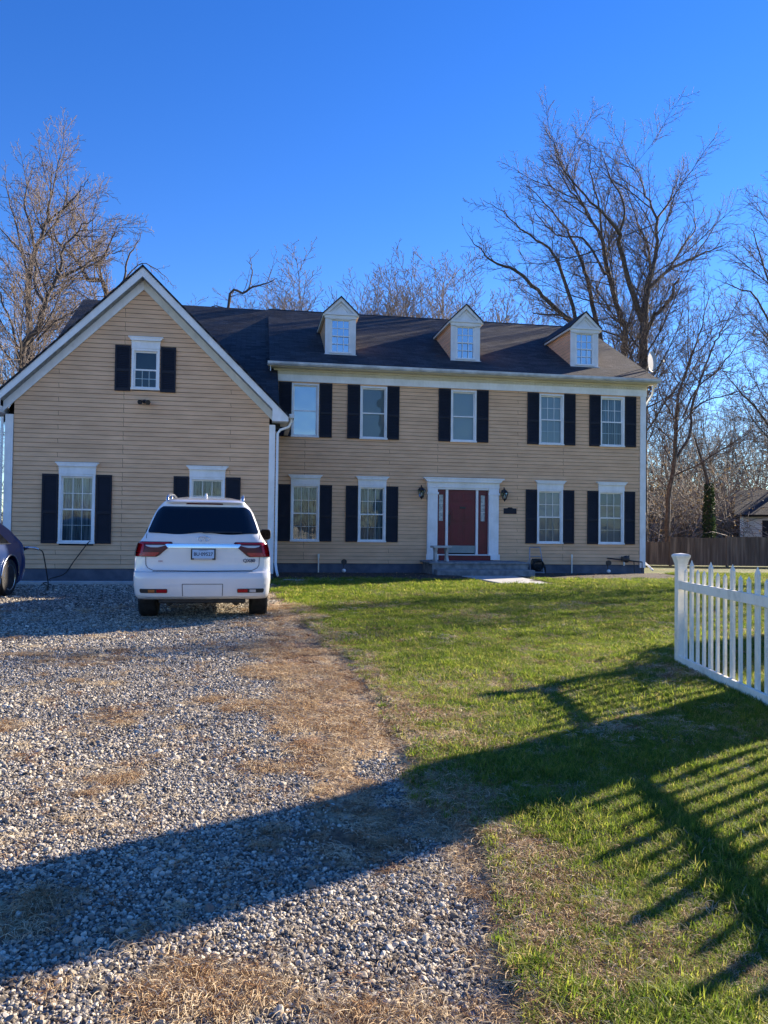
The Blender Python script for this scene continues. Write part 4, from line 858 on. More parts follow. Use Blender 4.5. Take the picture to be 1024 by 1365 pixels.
# woods right of the house: individual trees, then ivy trunk, brush
wk = [tree('forest_tree', 'x', 'tree', vase(13, 300+k, 7, .22), 400+k, [(.5, .34, .9, 6, .0, .18), (.25, .44, .9, 5, -.02, .2), (.2, .5, .9, 4, -.02, .22)], (0, 0, 0), twig='palebark') for k in range(3)]
for k_ in wk: k_.location = (0, 0, 0)
used = set(); rr = random.Random(5)
wl = ['{} in the woods right of the house']
specs = [(872, 520, 50), (886, 545, 58), (902, 530, 66), (918, 520, 54), (930, 548, 72), (944, 535, 60), (958, 520, 68), (972, 540, 57), (988, 528, 75), (1003, 520, 64), (1018, 530, 70), (1035, 500, 60)]
wlab = ['gnarled bare tree touching the white corner board of the house', 'bare grey tree second from the house corner', 'thin bare tree behind the slender forked tree', 'bare tree between the forked tree and the ivy trunk', 'pale bare tree just left of the ivy trunk', 'bare tree directly behind the ivy trunk', 'bare tree just right of the ivy trunk',
        'bare tree midway between ivy trunk and white house', 'pale bare tree behind the left end of the white house roof', 'bare tree behind the middle of the white house', 'bare tree above the window of the white house', 'bare tree behind the right end of the white house']
for i, (u, v, Yd) in enumerate(specs):
    p = at(u, v, Yd); k = i % 3; o = wk[k] if k not in used else copytree(wk[k]); used.add(k); s = p[2]/12.8
    o.location = (p[0], Yd, 0); o.scale = (s, s, s); o.rotation_euler = (0, 0, i*2.1); tag(o, wlab[i], 'tree', 'trees of the wood right of the house')
for (x_, y_, h_, lb_) in ((22.5, 23, 1.0, 'bare tree standing right of the lawn, nearest the house'), (27, 25.5, 1.15, 'bare tree standing right of the lawn, farthest from the road'), (20.5, 19, .85, 'bare tree standing right of the lawn, nearest the picket fence')):
    o = copytree(wk[0]); o.location = (x_, y_, 0); o.scale = (h_, h_, h_); tag(o, lb_, 'tree', 'trees beside the lawn outside the view')
def brush(name, n, xf_, y0, y1, hmax, seed, m, label, cat, leafm=None, nl=0):
    rg = np.random.default_rng(seed); ps = []
    for i in range(n):
        y = rg.uniform(y0, y1); x = xf_(rg, y); h = hmax*rg.uniform(.3, 1)*(.6+.4*math.sin(x*.7+y)); d = np.array([rg.normal(0, .6), rg.normal(0, .6), 1.]); cur = np.array([x, y, 0.]); pts = [cur.copy()]
        st = h/6
        for s in range(7): d = d/np.linalg.norm(d)+rg.normal(0, .28, 3)+np.array([0, 0, -.06*s]); cur = cur+d/np.linalg.norm(d)*st*1.2; pts.append(cur.copy())
        r0 = .011+.014*rg.random(); ps.append((np.array(pts), np.linspace(r0*1.6, r0*.6, 8)))
    o = npmesh(name, [tubes(ps, 3)], m, None); tag(o, label, cat, kind='stuff')
    if nl:
        V, F = [], []
        P = np.concatenate([p for p, r in ps]); P = P[rg.integers(0, len(P), nl)]+rg.normal(0, .16, (nl, 3)); P[:, 2] = np.abs(P[:, 2]); s = rg.uniform(.03, .075, nl)[:, None]
        a = rg.normal(0, 1, (nl, 3)); a /= np.linalg.norm(a, axis=1, keepdims=True); b = np.cross(a, rg.normal(0, 1, (nl, 3))); b /= np.linalg.norm(b, axis=1, keepdims=True)
        V = np.stack([P-a*s, P+b*s*.6, P+a*s, P-b*s*.6], 1).reshape(-1, 3); F = np.arange(nl*4).reshape(-1, 4)
        tag(npmesh(name+'_leaves', [(V, F)], leafm, None, False), label+' with dull leaves', cat, kind='stuff')
def leafmat(name, stops):
    m = mat(name, stops[0][1], .7); f = noise(m, 3.3, 5); c = ramp(m, f, stops); n, l, b = nodes(m); setc(m, c); t = n.new('ShaderNodeBsdfTranslucent'); l.new(c, t.inputs[0]); mx = n.new('ShaderNodeMixShader'); mx.inputs[0].default_value = .35
    l.new(b.outputs[0], mx.inputs[1]); l.new(t.outputs[0], mx.inputs[2]); l.new(mx.outputs[0], n['Material Output'].inputs[0]); return m
M['brushleaf'] = leafmat('dull_olive_leaves', [(.35, (.10, .075, .035)), (.5, (.24, .17, .085)), (.65, (.40, .30, .17))])
M['vineleaf'] = leafmat('ivy_leaves', [(.35, (.02, .045, .015)), (.6, (.06, .10, .035))])
edge_x = lambda rg, y: y*rg.uniform(.52, .675)
edge_x2 = lambda rg, y: y*rg.uniform(.52, .675 if y < 50 else .82)
brush('brush', 5200, edge_x, 38, 60, 6.5, 31, 'palebark', 'tangled brush and vines of the wood right of the house', 'brush', 'brushleaf', 90000)
brush('undergrowth', 4600, edge_x2, 44, 70, 11, 32, 'twig', 'tall thicket of thin bare saplings behind the board fence', 'thicket', 'brushleaf', 50000)
brush('woods', 3000, lambda rg, y: rg.uniform(-45, 40), -42, -24, 11, 34, 'twig', 'wood edge across the road behind the viewer', 'woods', 'brushleaf', 60000)
brush('hedgerow', 1800, lambda rg, y: rg.uniform(-34, -6.5), 40, 62, 7, 33, 'palebark', 'bare brush seen past the left corner of the garage', 'brush')
# ivy covered trunk
p = at(945, 735, 36); p[2] = 0; top = at(941, 645, 36)[2]; t = thing('ivy_trunk', 'broken tree trunk wrapped in dark green ivy beyond the board fence', 'tree', tuple(p))
npmesh('trunk', [tubes([smooth_path([(0, 0, 0), (.03, 0, top*.5), (0, .1, top), (-.35, .1, top+1.2), (-.9, 0, top+2.6)], [.16, .14, .10, .06, .02], 16)], 8)], 'bark', t)
rg = np.random.default_rng(8); nl = 2600; z = rg.random(nl)*top; a = rg.random(nl)*6.28; r_ = (.20+.16*rg.random(nl))*(1.15-.5*z/top); c = np.stack([np.cos(a)*r_, np.sin(a)*r_, z], 1); s = rg.uniform(.03, .06, nl)[:, None]
u_ = rg.normal(0, 1, (nl, 3)); u_ /= np.linalg.norm(u_, axis=1, keepdims=True); w_ = np.cross(u_, rg.normal(0, 1, (nl, 3))); w_ /= np.linalg.norm(w_, axis=1, keepdims=True)
npmesh('ivy', [(np.stack([c-u_*s, c+w_*s, c+u_*s, c-w_*s], 1).reshape(-1, 3), np.arange(nl*4).reshape(-1, 4))], 'vineleaf', t, False)
# tree outside the frame on the right that throws the broad shadow across the drive
B0 = np.array([6.95, 7.1, 0.])
tree('shade_tree', 'big trunked bare tree to the right of the picket fence', 'tree', [
 ([B0, B0+(.05, 0, 1.5), B0+(0, .05, 3.2), B0+(-.05, .1, 5), B0+(0, .2, 8), B0+(.3, 0, 13)], [.80, .68, .64, .61, .5, .1]),
 ([B0+(0, .1, 5), B0+(1.5, -.2, 7.5), B0+(3.2, -.4, 11)], [.3, .2, .03]), ([B0+(0, 0, 5.5), B0+(.8, -1.4, 8), B0+(1.2, -2.4, 12)], [.28, .18, .03]),
 ([B0+(0, 0, 6), B0+(1.5, -.4, 8), B0+(2.6, -.8, 12)], [.26, .16, .03])], 12, [(.9, .16, .7, 6, .05, .12), (.5, .35, .8, 5, .02, .14)], tuple(B0))
def shrub(name, label, loc, h, w, n, nl, seed, leafm, zb=0):
    rg = np.random.default_rng(seed); t = thing(name, label, 'shrub', loc); ps = []
    for i in range(n):
        a = rg.uniform(0, 6.28); s = w*rg.uniform(.1, 1); ht = h*(1-.4*s/w)*rg.uniform(.6, 1); d = np.array([math.cos(a)*s, math.sin(a)*s, 0]); pp, rr_ = smooth_path([d*.1, d*.5+np.array([0, 0, ht*.4]), d*.85+np.array([0, 0, ht*.75]), d+np.array([0, 0, ht])+rg.normal(0, .08, 3)], [.018, .014, .01, .004], 8); ps.append((pp, rr_))
    npmesh('stem', [tubes(ps, 4)], 'bark', t); P = np.concatenate([p[2:] for p, r in ps]); P = P[rg.integers(0, len(P), nl)]+rg.normal(0, .10, (nl, 3)); P[:, 2] = np.abs(P[:, 2])+.03; s = rg.uniform(.03, .06, nl)[:, None]
    a = rg.normal(0, 1, (nl, 3)); a /= np.linalg.norm(a, axis=1, keepdims=True); b = np.cross(a, rg.normal(0, 1, (nl, 3))); b /= np.linalg.norm(b, axis=1, keepdims=True)
    npmesh('foliage', [(np.stack([P-a*s, P+b*s*.6, P+a*s, P-b*s*.6], 1).reshape(-1, 3), np.arange(nl*4).reshape(-1, 4))], leafm, t, False)
shrub('evergreen_shrub', 'tall dense evergreen shrub beyond the picket fence', (8.3, 9.35, 0), 2.5, .9, 80, 14000, 5, 'vineleaf')

# ------------------------------------------------------------------ far fence and white house
fa, fb = at(862, 757, 30.6), at(1040, 760, 29.6); bd = Vector((fb[0]-fa[0], fb[1]-fa[1], 0)); L = bd.length+6; bf = thing('board_fence', 'weathered grey board fence across the back of the lawn', 'fence', (fa[0]-1.5, fa[1], 0), math.atan2(bd.y, bd.x))
seg = 2.4; u = 0; k = 0
rb = random.Random(4)
while u < L:
    h = [1.02, 1.22, 1.27, 1.25, 1.28][min(k, 4)]; mb = MB(); n = 17
    for i in range(n):
        a = u+.06+(seg-.10)*i/n; mb.box(a, a+(seg-.10)/n-.008, rb.uniform(-.004, .004), .02, .04, h+rb.uniform(-.012, .012))
    for z in (.3, h-.25): mb.box(u+.05, u+seg-.05, .021, .06, z, z+.08)
    mb.build('panel', 'oldwood', bf); mb = MB(); mb.box(u-.045, u+.045, -.03, .09, 0, h+.05); mb.build('post', 'oldwood', bf); u += seg; k += 1
wp = at(987, 720, 38.5); wh = thing('neighbour_house', 'white house with dark roof half hidden behind the board fence', 'house', (wp[0], 38.5, 0), -R(35))
wz0 = at(987, 685, 38.5)[2]; M['whsid'] = siding('white_clapboard', 0, (.80, .79, .76), (.76, .75, .72))
def wb(name, m, boxes, par=wh, fix=True):
    mb = MB(); [mb.box(*b) for b in boxes]; return mb.build(name, m, par)
mb = MB(); clap(mb, 0, 12, 0, wz0, 0, [(1.55, 2.65, wz0-1.45, wz0-.35)]); mb.build('wall', 'whsid', wh, fix=False)
wb('wall', 'whsid', [(.02, .06, .02, 7, 0, wz0), (11.9, 11.96, .02, 7, 0, wz0), (.06, 11.9, 6.9, 6.96, 0, wz0)])
f = wb('window', 'trim', [(1.5, 1.6, -.06, .05, wz0-1.5, wz0-.3), (2.6, 2.7, -.06, .05, wz0-1.5, wz0-.3), (1.6, 2.6, -.06, .05, wz0-1.5, wz0-1.4), (1.6, 2.6, -.06, .05, wz0-.4, wz0-.3), (1.6, 2.6, -.04, .03, wz0-.93, wz0-.87)])
mb = MB(); mb.add([(1.6, .02, wz0-1.4), (2.6, .02, wz0-1.4), (2.6, .02, wz0-.4), (1.6, .02, wz0-.4)], [(0, 1, 2, 3)]); mb.build('pane', 'glass', f)
wb('room_recess', 'room', [(1.4, 2.8, .3, .4, wz0-1.6, wz0-.2)], f)
for a in (1.08, 2.72): wb('shutter', 'shutter', [(a, a+.38, -.06, -.022, wz0-1.45, wz0-.35)])
mb = MB(); mb.box(-.02, .14, -.05, .02, 0, wz0); mb.build('corner_board', 'trim', wh)
HOs = HO; HO = Vector((wp[0], 38.5, 0))
roof_slab([(wp[0]-.3, 38.1, wz0-.05), (wp[0]+12.3, 38.1, wz0-.05), (wp[0]+12.3, 41.9, wz0+1.5), (wp[0]-.3, 41.9, wz0+1.5)], .12, 'roof', wh)
roof_slab([(wp[0]+12.3, 45.9, wz0-.05), (wp[0]-.3, 45.9, wz0-.05), (wp[0]-.3, 41.9, wz0+1.5), (wp[0]+12.3, 41.9, wz0+1.5)], .12, 'roof', wh)
mb = MB(); mb.add([(0.03, .0, wz0), (.03, 7, wz0), (.03, 3.5, wz0+1.38), (.09, .0, wz0), (.09, 7, wz0), (.09, 3.5, wz0+1.38)], [(0, 1, 2), (3, 5, 4)]); mb.build('gable', 'whsid', wh)
HO = HOs

# ------------------------------------------------------------------ cars
def paint(name, c, rough=.25, coat=1, metal=0):
    m = mat(name, c, rough, metal, .5, coat); m.node_tree.nodes['Principled BSDF'].inputs['Coat Roughness'].default_value = .04; n, l, b = nodes(m)
    f = noise(m, 1.4, 6); setc(m, ramp(m, f, [(.3, tuple(x*.90 for x in c)), (.65, c)])); return m
M['white'] = paint('pearl_white_paint', (.82, .815, .79), .35); M['blue'] = paint('midnight_blue_paint', (.0, .022, .11), .3, .35, 0)
M['redlens'] = mat('red_lens', (.38, .004, .012), .2, 0, .4, .3); M['darklens'] = mat('smoked_lens', (.09, .004, .008), .25, 0, .3, .15); M['plastic'] = mottled('black_plastic', (.015, .015, .016), (.03, .03, .03), 8, .6, .03)
M['orange'] = mat('amber_reflector', (.45, .16, .04), .2, 0, .5, 1); M['platem'] = mat('plate_blue', (.42, .60, .80), .5); M['ink'] = mat('plate_ink', (.01, .02, .07), .6); M['silver'] = mat('satin_silver', (.55, .58, .62), .25, .9)
M['lightgrey'] = mat('clear_lens', (.5, .52, .55), .15, 0, .5, 1)
def interp(tab): 
    zs = [a for a, b in tab]; vs = [b for a, b in tab]; return lambda z: float(np.interp(z, zs, vs))
class Car:
    def __init__(s, name, label, loc, rz, wz, yr, yf, ztop, zbot, paintm, plan=None, crn=.16):
        s.t = thing(name, label, 'car', loc, rz); s.w, s.yr, s.yf, s.zt, s.zb, s.cr = interp(wz), interp(yr), interp(yf), ztop, zbot, crn; s.pm = paintm; s.plan = plan or (lambda y: 1)
    def rear(s, x, z):
        u = min(abs(x)/max(s.w(z), .01), 1.0); e = max(0, (u-.72)/.28); return s.yr(z)+.05*u*u+s.cr*(1-math.sqrt(max(0, 1-e**2.6)))*1.0
    def side(s, y, z):
        return s.w(z)*s.plan(y)
    def body(s, zrows, ny=46):
        mb = MB(); rings = []
        us = [math.sin(i/12*math.pi/2) for i in range(13)]
        for z in zrows:
            w = s.w(z); y0 = s.rear(w, z); y1 = s.yf(z); P = []
            for u in us[:-1]: P.append((u*w, s.rear(u*w, z), z))
            for i in range(ny+1):
                y = y0+(y1-s.cr*1.3-y0)*i/ny; P.append((s.side(y, z), y, z))
            xe = s.side(y1-s.cr*1.3, z)
            for i in range(1, 13): a = i/12*math.pi/2; P.append((xe*math.cos(a)**.55, y1-s.cr*1.3+(s.cr*1.3)*math.sin(a), z))
            full = P+[(-x, y, z) for x, y, z in P[::-1]][1:-1]; rings.append(full)
        n = len(rings[0]); V = [p for r in rings for p in r]; F = [(i*n+j, i*n+(j+1) % n, (i+1)*n+(j+1) % n, (i+1)*n+j) for i in range(len(rings)-1) for j in range(n)]
        h = n//2
        for b_, rev in ((0, 1), ((len(rings)-1)*n, 0)):
            for j in range(h):
                q = (b_+j, b_+j+1, b_+(n-j-1) % n, b_+(n-j) % n); q = tuple(dict.fromkeys(q)); 
                if len(q) > 2: F.append(q[::-1] if rev else q)
        mb.add(V, F); o = mb.build('body', s.pm, s.t, 50); s.bodyo = o; return o
    def rpatch(s, name, rows, m, off=.006, parent=None, nx=14, th=.02):
        """patch lying on the rear face; rows: (z, xl, xr)"""
        mb = MB(); V = []
        for z, a, b in rows:
            for i in range(nx+1): x = a+(b-a)*i/nx; V.append((x, s.rear(x, z)-off, z))
        n = nx+1; F = [(i*n+j, i*n+j+1, (i+1)*n+j+1, (i+1)*n+j) for i in range(len(rows)-1) for j in range(nx)]; k = len(V); V += [(x, y+th, z) for x, y, z in V]
        m_ = len(rows); per = [j for j in range(nx)]+[i*n+nx for i in range(m_-1)]+[(m_-1)*n+j for j in range(nx, 0, -1)]+[i*n for i in range(m_-1, 0, -1)]
        F += [(per[i], per[i]+k, per[(i+1) % len(per)]+k, per[(i+1) % len(per)]) for i in range(len(per))]
        mb.add(V, F); return mb.build(name, m, parent or s.t, 40)
    def spatch(s, name, rows, m, sd, off=.006, parent=None, ny=10):
        """patch on the flank; rows: (z, y0, y1)"""
        mb = MB(); V = []
        for z, a, b in rows:
            for i in range(ny+1): y = a+(b-a)*i/ny; V.append((sd*(s.side(y, z)+off), y, z))
        n = ny+1; mb.add(V, [(i*n+j, i*n+j+1, (i+1)*n+j+1, (i+1)*n+j) for i in range(len(rows)-1) for j in range(ny)]); return mb.build(name, m, parent or s.t, 40)
    def wheels(s, ys, r, tr, wd, spokes=10, rimm='silver'):
        cut = MB()
        for y in ys:
            for sd in (1, -1):
                cut.lathe([(r+.055, -.16), (r+.055, .16)], (sd*(tr+.03), y, r+.01), 'x', 28)
        c = cut.build('cut', 'plastic'); c.parent = s.t
        md = s.bodyo.modifiers.new('arch', 'BOOLEAN'); md.object = c; md.solver = 'EXACT'; bpy.context.view_layer.update()
        me = bpy.data.meshes.new_from_object(s.bodyo.evaluated_get(bpy.context.evaluated_depsgraph_get())); s.bodyo.modifiers.clear(); s.bodyo.data = me; bpy.data.objects.remove(c)
        me.materials.clear(); me.materials.append(M[s.pm]); me.polygons.foreach_set('material_index', [0]*len(me.polygons)); me.polygons.foreach_set('use_smooth', [True]*len(me.polygons)); me.set_sharp_from_angle(angle=R(40))
        for y in ys:
            for sd in (1, -1):
                mb = MB(); w = wd/2; p = [(r*.66, -w), (r*.93, -w), (r*.985, -w*.8), (r, -w*.5), (r, w*.5), (r*.985, w*.8), (r*.93, w), (r*.66, w)]
                mb.lathe([(a, b) for a, b in p], (sd*tr, y, r), 'x', 40); wh_ = mb.build('wheel', 'rubber', s.t, 30)
                mb = MB(); o = sd*w
                for q in range(spokes):
                    a = 2*math.pi*q/spokes; da = .10; ro, ri = r*.655, r*.13
                    P = [(o*.75, ri*math.cos(a-da*2), ri*math.sin(a-da*2)), (o*.75, ri*math.cos(a+da*2), ri*math.sin(a+da*2)), (o*1.02, ro*math.cos(a+da), ro*math.sin(a+da)), (o*1.02, ro*math.cos(a-da), ro*math.sin(a-da))]
                    P = [(sd*tr+x, y+yy, r+z) for x, yy, z in P]; P2 = [(x-sd*.03, yy, z) for x, yy, z in P]; mb.add(P+P2, [(0, 1, 2, 3), (7, 6, 5, 4), (0, 4, 5, 1), (1, 5, 6, 2), (2, 6, 7, 3), (3, 7, 4, 0)])
                mb.lathe([(r*.60, o*.9), (r*.68, o*1.03), (r*.69, o*.95)], (sd*tr, y, r), 'x', 40); mb.lathe([(r*.15, o*.5), (r*.13, o*.85), (r*.05, o*.88)], (sd*tr, y, r), 'x', 16); mb.build('rim', rimm, wh_, 30)
        return
# --- white three row suv, seen from behind
W_ = [(.26, .84), (.335, .93), (.40, .965), (.62, .985), (.90, .985), (1.0, .975), (1.08, .955), (1.16, .925), (1.22, .875), (1.285, .838), (1.45, .785), (1.62, .72), (1.70, .665), (1.76, .60), (1.80, .545), (1.84, .47), (1.87, .36), (1.89, .2), (1.90, .03)]
YR = [(.26, .30), (.335, .10), (.38, .03), (.50, .0), (.66, .0), (.72, .02), (.74, .09), (.78, .105), (1.10, .115), (1.25, .14), (1.34, .20), (1.66, .40), (1.72, .40), (1.76, .36), (1.79, .42), (1.81, .60), (1.84, .95), (1.87, 1.3), (1.89, 1.6), (1.90, 1.85)]
YFR = [(.26, 4.9), (.4, 5.2), (.7, 5.28), (1.0, 5.2), (1.12, 5.0), (1.18, 4.6), (1.22, 4.05), (1.30, 3.9), (1.6, 3.3), (1.74, 3.0), (1.80, 2.9), (1.84, 2.7), (1.87, 2.5), (1.89, 2.3), (1.90, 2.1)]
suv = Car('parked_suv', 'white suv seen from behind, parked in front of the garage', (-.735, 11.40, .0), R(1.9), W_, YR, YFR, 1.845, .26, 'white', lambda y: 1-.10*max(0, (y-3.6)/1.6)**2-.03*max(0, (.7-y)/.7)**2)
suv.body([.335, .35, .38, .42, .48, .55, .62, .66, .69, .72, .73, .74, .76, .79, .86, .92, .98, 1.03, 1.06, 1.10, 1.14, 1.18, 1.21, 1.25, 1.30, 1.38, 1.46, 1.54, 1.60, 1.66, 1.69, 1.72, 1.74, 1.76, 1.78, 1.795, 1.81, 1.825, 1.84, 1.855, 1.87, 1.88, 1.89, 1.90])
suv.wheels((1.02, 4.12), .405, .83, .27)
gl = [(1.305, -.44, .44)]
rows = []
for i in range(15):
    q = i/14; z = 1.285+.405*q; w = suv.w(z)-.032-.04*max(0, (q-.85)/.15)**2-.02*max(0, (.08-q)/.08); rows.append((z, -w, w))
# lower edge dips gently either side of the centre
g = suv.rpatch('rear_window', rows, 'darkglass', .008, nx=30)
for v in g.data.vertices:
    z = v.co.z; k = max(0, 1-(z-1.285)/.12); x = abs(v.co.x); v.co.z += k*(.012-.022*math.exp(-((x-.38)/.22)**2)+.014*math.exp(-(x/.15)**2))
suv.rpatch('rear_wiper', [(1.30, -.02, .55), (1.322, .0, .55)], 'plastic', .03, g, 10, .01)
suv.rpatch('brake_light', [(1.722, -.27, .27), (1.742, -.26, .26)], 'darklens', .006)
for sd in (1, -1):
    def mr(rows): return [(z, min(sd*a, sd*b), max(sd*a, sd*b)) for z, a, b in rows]
    tl = suv.rpatch('tail_light', mr([(.948, .66, .965), (.97, .62, .965), (1.02, .565, .962), (1.08, .495, .95), (1.125, .45, .94), (1.150, .435, .93), (1.168, .455, .915)]), 'darklens', .014, None, 20, .03)
    suv.rpatch('red_lens', mr([(.955, .68, .962), (.985, .645, .96), (1.012, .62, .90)]), 'redlens', .020, tl, 14, .01)
    suv.rpatch('red_lens', mr([(1.012, .85, .958), (1.08, .84, .945), (1.14, .84, .93), (1.158, .85, .915)]), 'redlens', .020, tl, 6, .01)
    suv.rpatch('red_lens', mr([(1.140, .50, .915), (1.158, .47, .90)]), 'redlens', .020, tl, 14, .01)
    suv.rpatch('clear_lens', mr([(1.085, .64, .74), (1.10, .58, .80), (1.118, .52, .82)]), 'lightgrey', .020, tl, 10, .01)
    suv.spatch('tail_light', [(.955, .16, .34), (1.05, .15, .44), (1.15, .16, .34)], 'redlens', sd, .012)
    suv.rpatch('reflector', mr([(.430, .50, .86), (.445, .49, .875), (.478, .49, .88), (.492, .50, .87)]), 'plastic', .008, None, 12, .02)
    suv.rpatch('red_reflector', mr([(.437, .50, .64), (.483, .50, .64)]), 'redlens', .012, None, 6, .01); suv.rpatch('amber_reflector', mr([(.440, .67, .76), (.480, .67, .76)]), 'orange' if sd < 0 else 'lightgrey', .012, None, 4, .01)
    suv.rpatch('bumper_recess', mr([(.405, .46, .90), (.41, .455, .905), (.545, .455, .91), (.56, .60, .88), (.562, .64, .86)]), 'white', .003, None, 12, .006)
    suv.spatch('side_window', [(1.22, .42, 3.72), (1.3, .50, 3.6), (1.45, .60, 3.35), (1.58, .70, 3.1), (1.64, .8, 2.95)], 'darkglass', sd, .006)
    suv.spatch('door_seam', [(.45, 2.15, 2.162), (1.2, 2.15, 2.162)], 'plastic', sd, .003); suv.spatch('side_trim', [(1.205, .42, 3.8), (1.222, .42, 3.8)], 'chrome', sd, .010)
    suv.spatch('door_handle', [(1.05, 1.35, 1.55), (1.08, 1.35, 1.55)], 'chrome', sd, .03)
    mb = MB(); x0 = sd*.57; mb.tube([(x0, .74, 1.78), (x0, .86, 1.85), (x0*1.01, 1.2, 1.895), (x0*1.02, 2.3, 1.93), (x0, 2.8, 1.90), (x0, 2.95, 1.80)], .020, 8); mb.tube([(x0, 1.7, 1.79), (x0, 1.7, 1.90)], .016); mb.build('roof_rail', 'silver', suv.t, True)
    mb = MB(); mx_ = sd*1.045; mb.lathe([(.05, -.06), (.125, -.05), (.14, 0), (.11, .07), (.03, .11)], (0, 0, 0), 'y', 18); mb.v = [(mx_+.105*math.copysign(abs(x/.14)**.6, x)*1.0, 3.45+y, 1.26+.105*math.copysign(abs(z/.14)**.6, z)) for x, y, z in mb.v]; m_o = mb.build('side_mirror', 'plastic', suv.t, 40)
    mb = MB(); mb.tube([(sd*.88, 3.5, 1.17), (mx_, 3.47, 1.17)], .025); mb.build('mirror_arm', 'plastic', m_o)
    mb = MB(); mb.lathe([(.001, -.064), (.105, -.064)], (0, 0, 0), 'y', 18); mb.v = [(mx_+.105*math.copysign(abs(x/.14)**.6, x)*1.0, 3.45+y, 1.26+.105*math.copysign(abs(z/.14)**.6, z)) for x, y, z in mb.v]; mb.build('mirror_glass', 'darkglass', m_o)
suv.rpatch('chrome_bar', [(1.082, -.50, .50), (1.09, -.51, .51), (1.128, -.54, .54), (1.135, -.52, .52)], 'chrome', .020, None, 24, .03)
for q in (.43, .565):
    pass
# seams of the tailgate
def seam(pts, w=.008):
    fine = [(a[0]+(b[0]-a[0])*i/10, a[1]+(b[1]-a[1])*i/10) for a, b in zip(pts[:-1], pts[1:]) for i in range(10)]+[pts[-1]]
    mb = MB(); P = [Vector((x, suv.rear(x, z)-.005, z)) for x, z in fine]
    for a, b in zip(P[:-1], P[1:]):
        d = Vector((b.x-a.x, 0, b.z-a.z)).normalized(); nrm = Vector((-d.z, 0, d.x))*w/2; mb.add([a-nrm, b-nrm, b+nrm, a+nrm], [(0, 1, 2, 3)])
    return mb.build('tailgate_seam', 'plastic', suv.t)
for sd in (1, -1):
    seam([(sd*.815, 1.285), (sd*.81, 1.212)]); seam([(sd*.81, .95), (sd*.805, .83), (sd*.775, .785), (sd*.70, .752), (0, .745)]); seam([(sd*.285, .56), (sd*.28, .385)], .008)
seam([(-.285, .56), (.285, .56)], .008)
suv.rpatch('bumper_step', [(.715, -.66, .66), (.735, -.72, .72), (.742, -.70, .70)], 'silver', .003, None, 20, .004)
mb = MB(); mb.box(-.62, .62, .16, .5, .27, .334); mb.build('lower_valance', 'plastic', suv.t, bevel=.02)
pl_y = suv.rear(0, .98)-.03; PZc = .988
mb = MB(); mb.box(-.175, .175, pl_y, pl_y+.03, PZc-.08, PZc+.08); fr = mb.build('plate_frame', 'darkmetal', suv.t, bevel=.004)
mb = MB(); mb.box(-.155, .155, pl_y-.004, pl_y+.01, PZc-.058, PZc+.068); mb.build('licence_plate', 'platem', fr)
text('plate_number', 'BU\u00b709527', .068, (0, pl_y-.005, PZc+.0), (R(90), 0, 0), 'ink', fr, .001, bold=.0012); text('plate_text', 'CONNECTICUT', .018, (0, pl_y-.005, PZc+.057), (R(90), 0, 0), 'ink', fr, .001)
mb = MB(); mb.box(-.13, .13, pl_y-.006, pl_y+.005, PZc-.077, PZc-.060); mb.build('plate_strip', 'lightgrey', fr)
# emblem: open oval with a road running into it
mb = MB(); ey = suv.rear(0, 1.212)-.012
pts = [(.082*math.cos(a), ey, 1.212+.036*math.sin(a)) for a in [R(-60)+i*R(300)/26 for i in range(27)]]; pts = [(.082*math.cos(a), ey, 1.212+.036*math.sin(a)) for a in [R(-68)+i*R(316)/28 for i in range(29)]]
mb.tube(pts, .0065, 6); mb.tube([pts[0], (.014, ey, 1.212+.012), (0.004, ey, 1.226)], .005, 6); mb.tube([pts[-1], (-.014, ey, 1.212+.012), (-.004, ey, 1.226)], .005, 6); mb.build('emblem', 'chrome', suv.t, True)
text('model_lettering', 'QX80', .070, (.66, suv.rear(.66, .90)-.012, .895), (R(90), 0, R(4)), 'ink', suv.t, .003, bold=.0008)
text('small_lettering', 'AWD', .026, (-.60, suv.rear(.60, .885)-.010, .885), (R(90), 0, R(-4)), 'redlens', suv.t, .002)
mb = MB(); mb.tube([(0, .98, 1.83), (0, .95, 1.865), (0, 1.05, 1.90), (0, 1.18, 1.87)], .022, 8); mb.build('antenna', 'white', suv.t, True)
mb = MB(); mb.tube([(-.75, 1.02, .38), (.75, 1.02, .38)], .06); mb.box(-.5, .5, .5, 2.2, .30, .42); mb.tube([(.48, .30, .27), (.48, 1.2, .27)], .05, 12); mb.tube([(-.48, .30, .27), (-.48, 1.2, .27)], .05, 12); mb.build('underbody', 'plastic', suv.t)
mb = MB()


# --- dark blue electric hatchback, backed in, mostly outside the frame on the left
W2 = [(.18, .85), (.28, .905), (.45, .915), (.70, .92), (.86, .905), (.98, .87), (1.05, .83), (1.2, .77), (1.40, .68), (1.52, .58), (1.57, .40), (1.585, .03)]
R2 = [(.18, .30), (.3, .06), (.45, .0), (.62, .0), (.75, .04), (.98, .05), (1.05, .10), (1.12, .20), (1.25, .38), (1.40, .68), (1.50, 1.0), (1.56, 1.35), (1.585, 1.8)]
F2 = [(.18, 4.5), (.4, 4.72), (.6, 4.70), (.8, 4.5), (.92, 4.0), (.98, 3.7), (1.05, 3.5), (1.3, 3.0), (1.5, 2.6), (1.56, 2.4), (1.585, 2.2)]
ev = Car('parked_hatchback', 'dark blue electric car plugged in at the left edge', (-5.52, 17.0, 0), R(174), W2, R2, F2, 1.585, .18, 'blue', lambda y: 1-.07*max(0, (1.0-y))**1.6-.10*max(0, (y-3.5)/1.2)**2, .22)
ev.t.scale = (1.03, 1.03, 1.03)
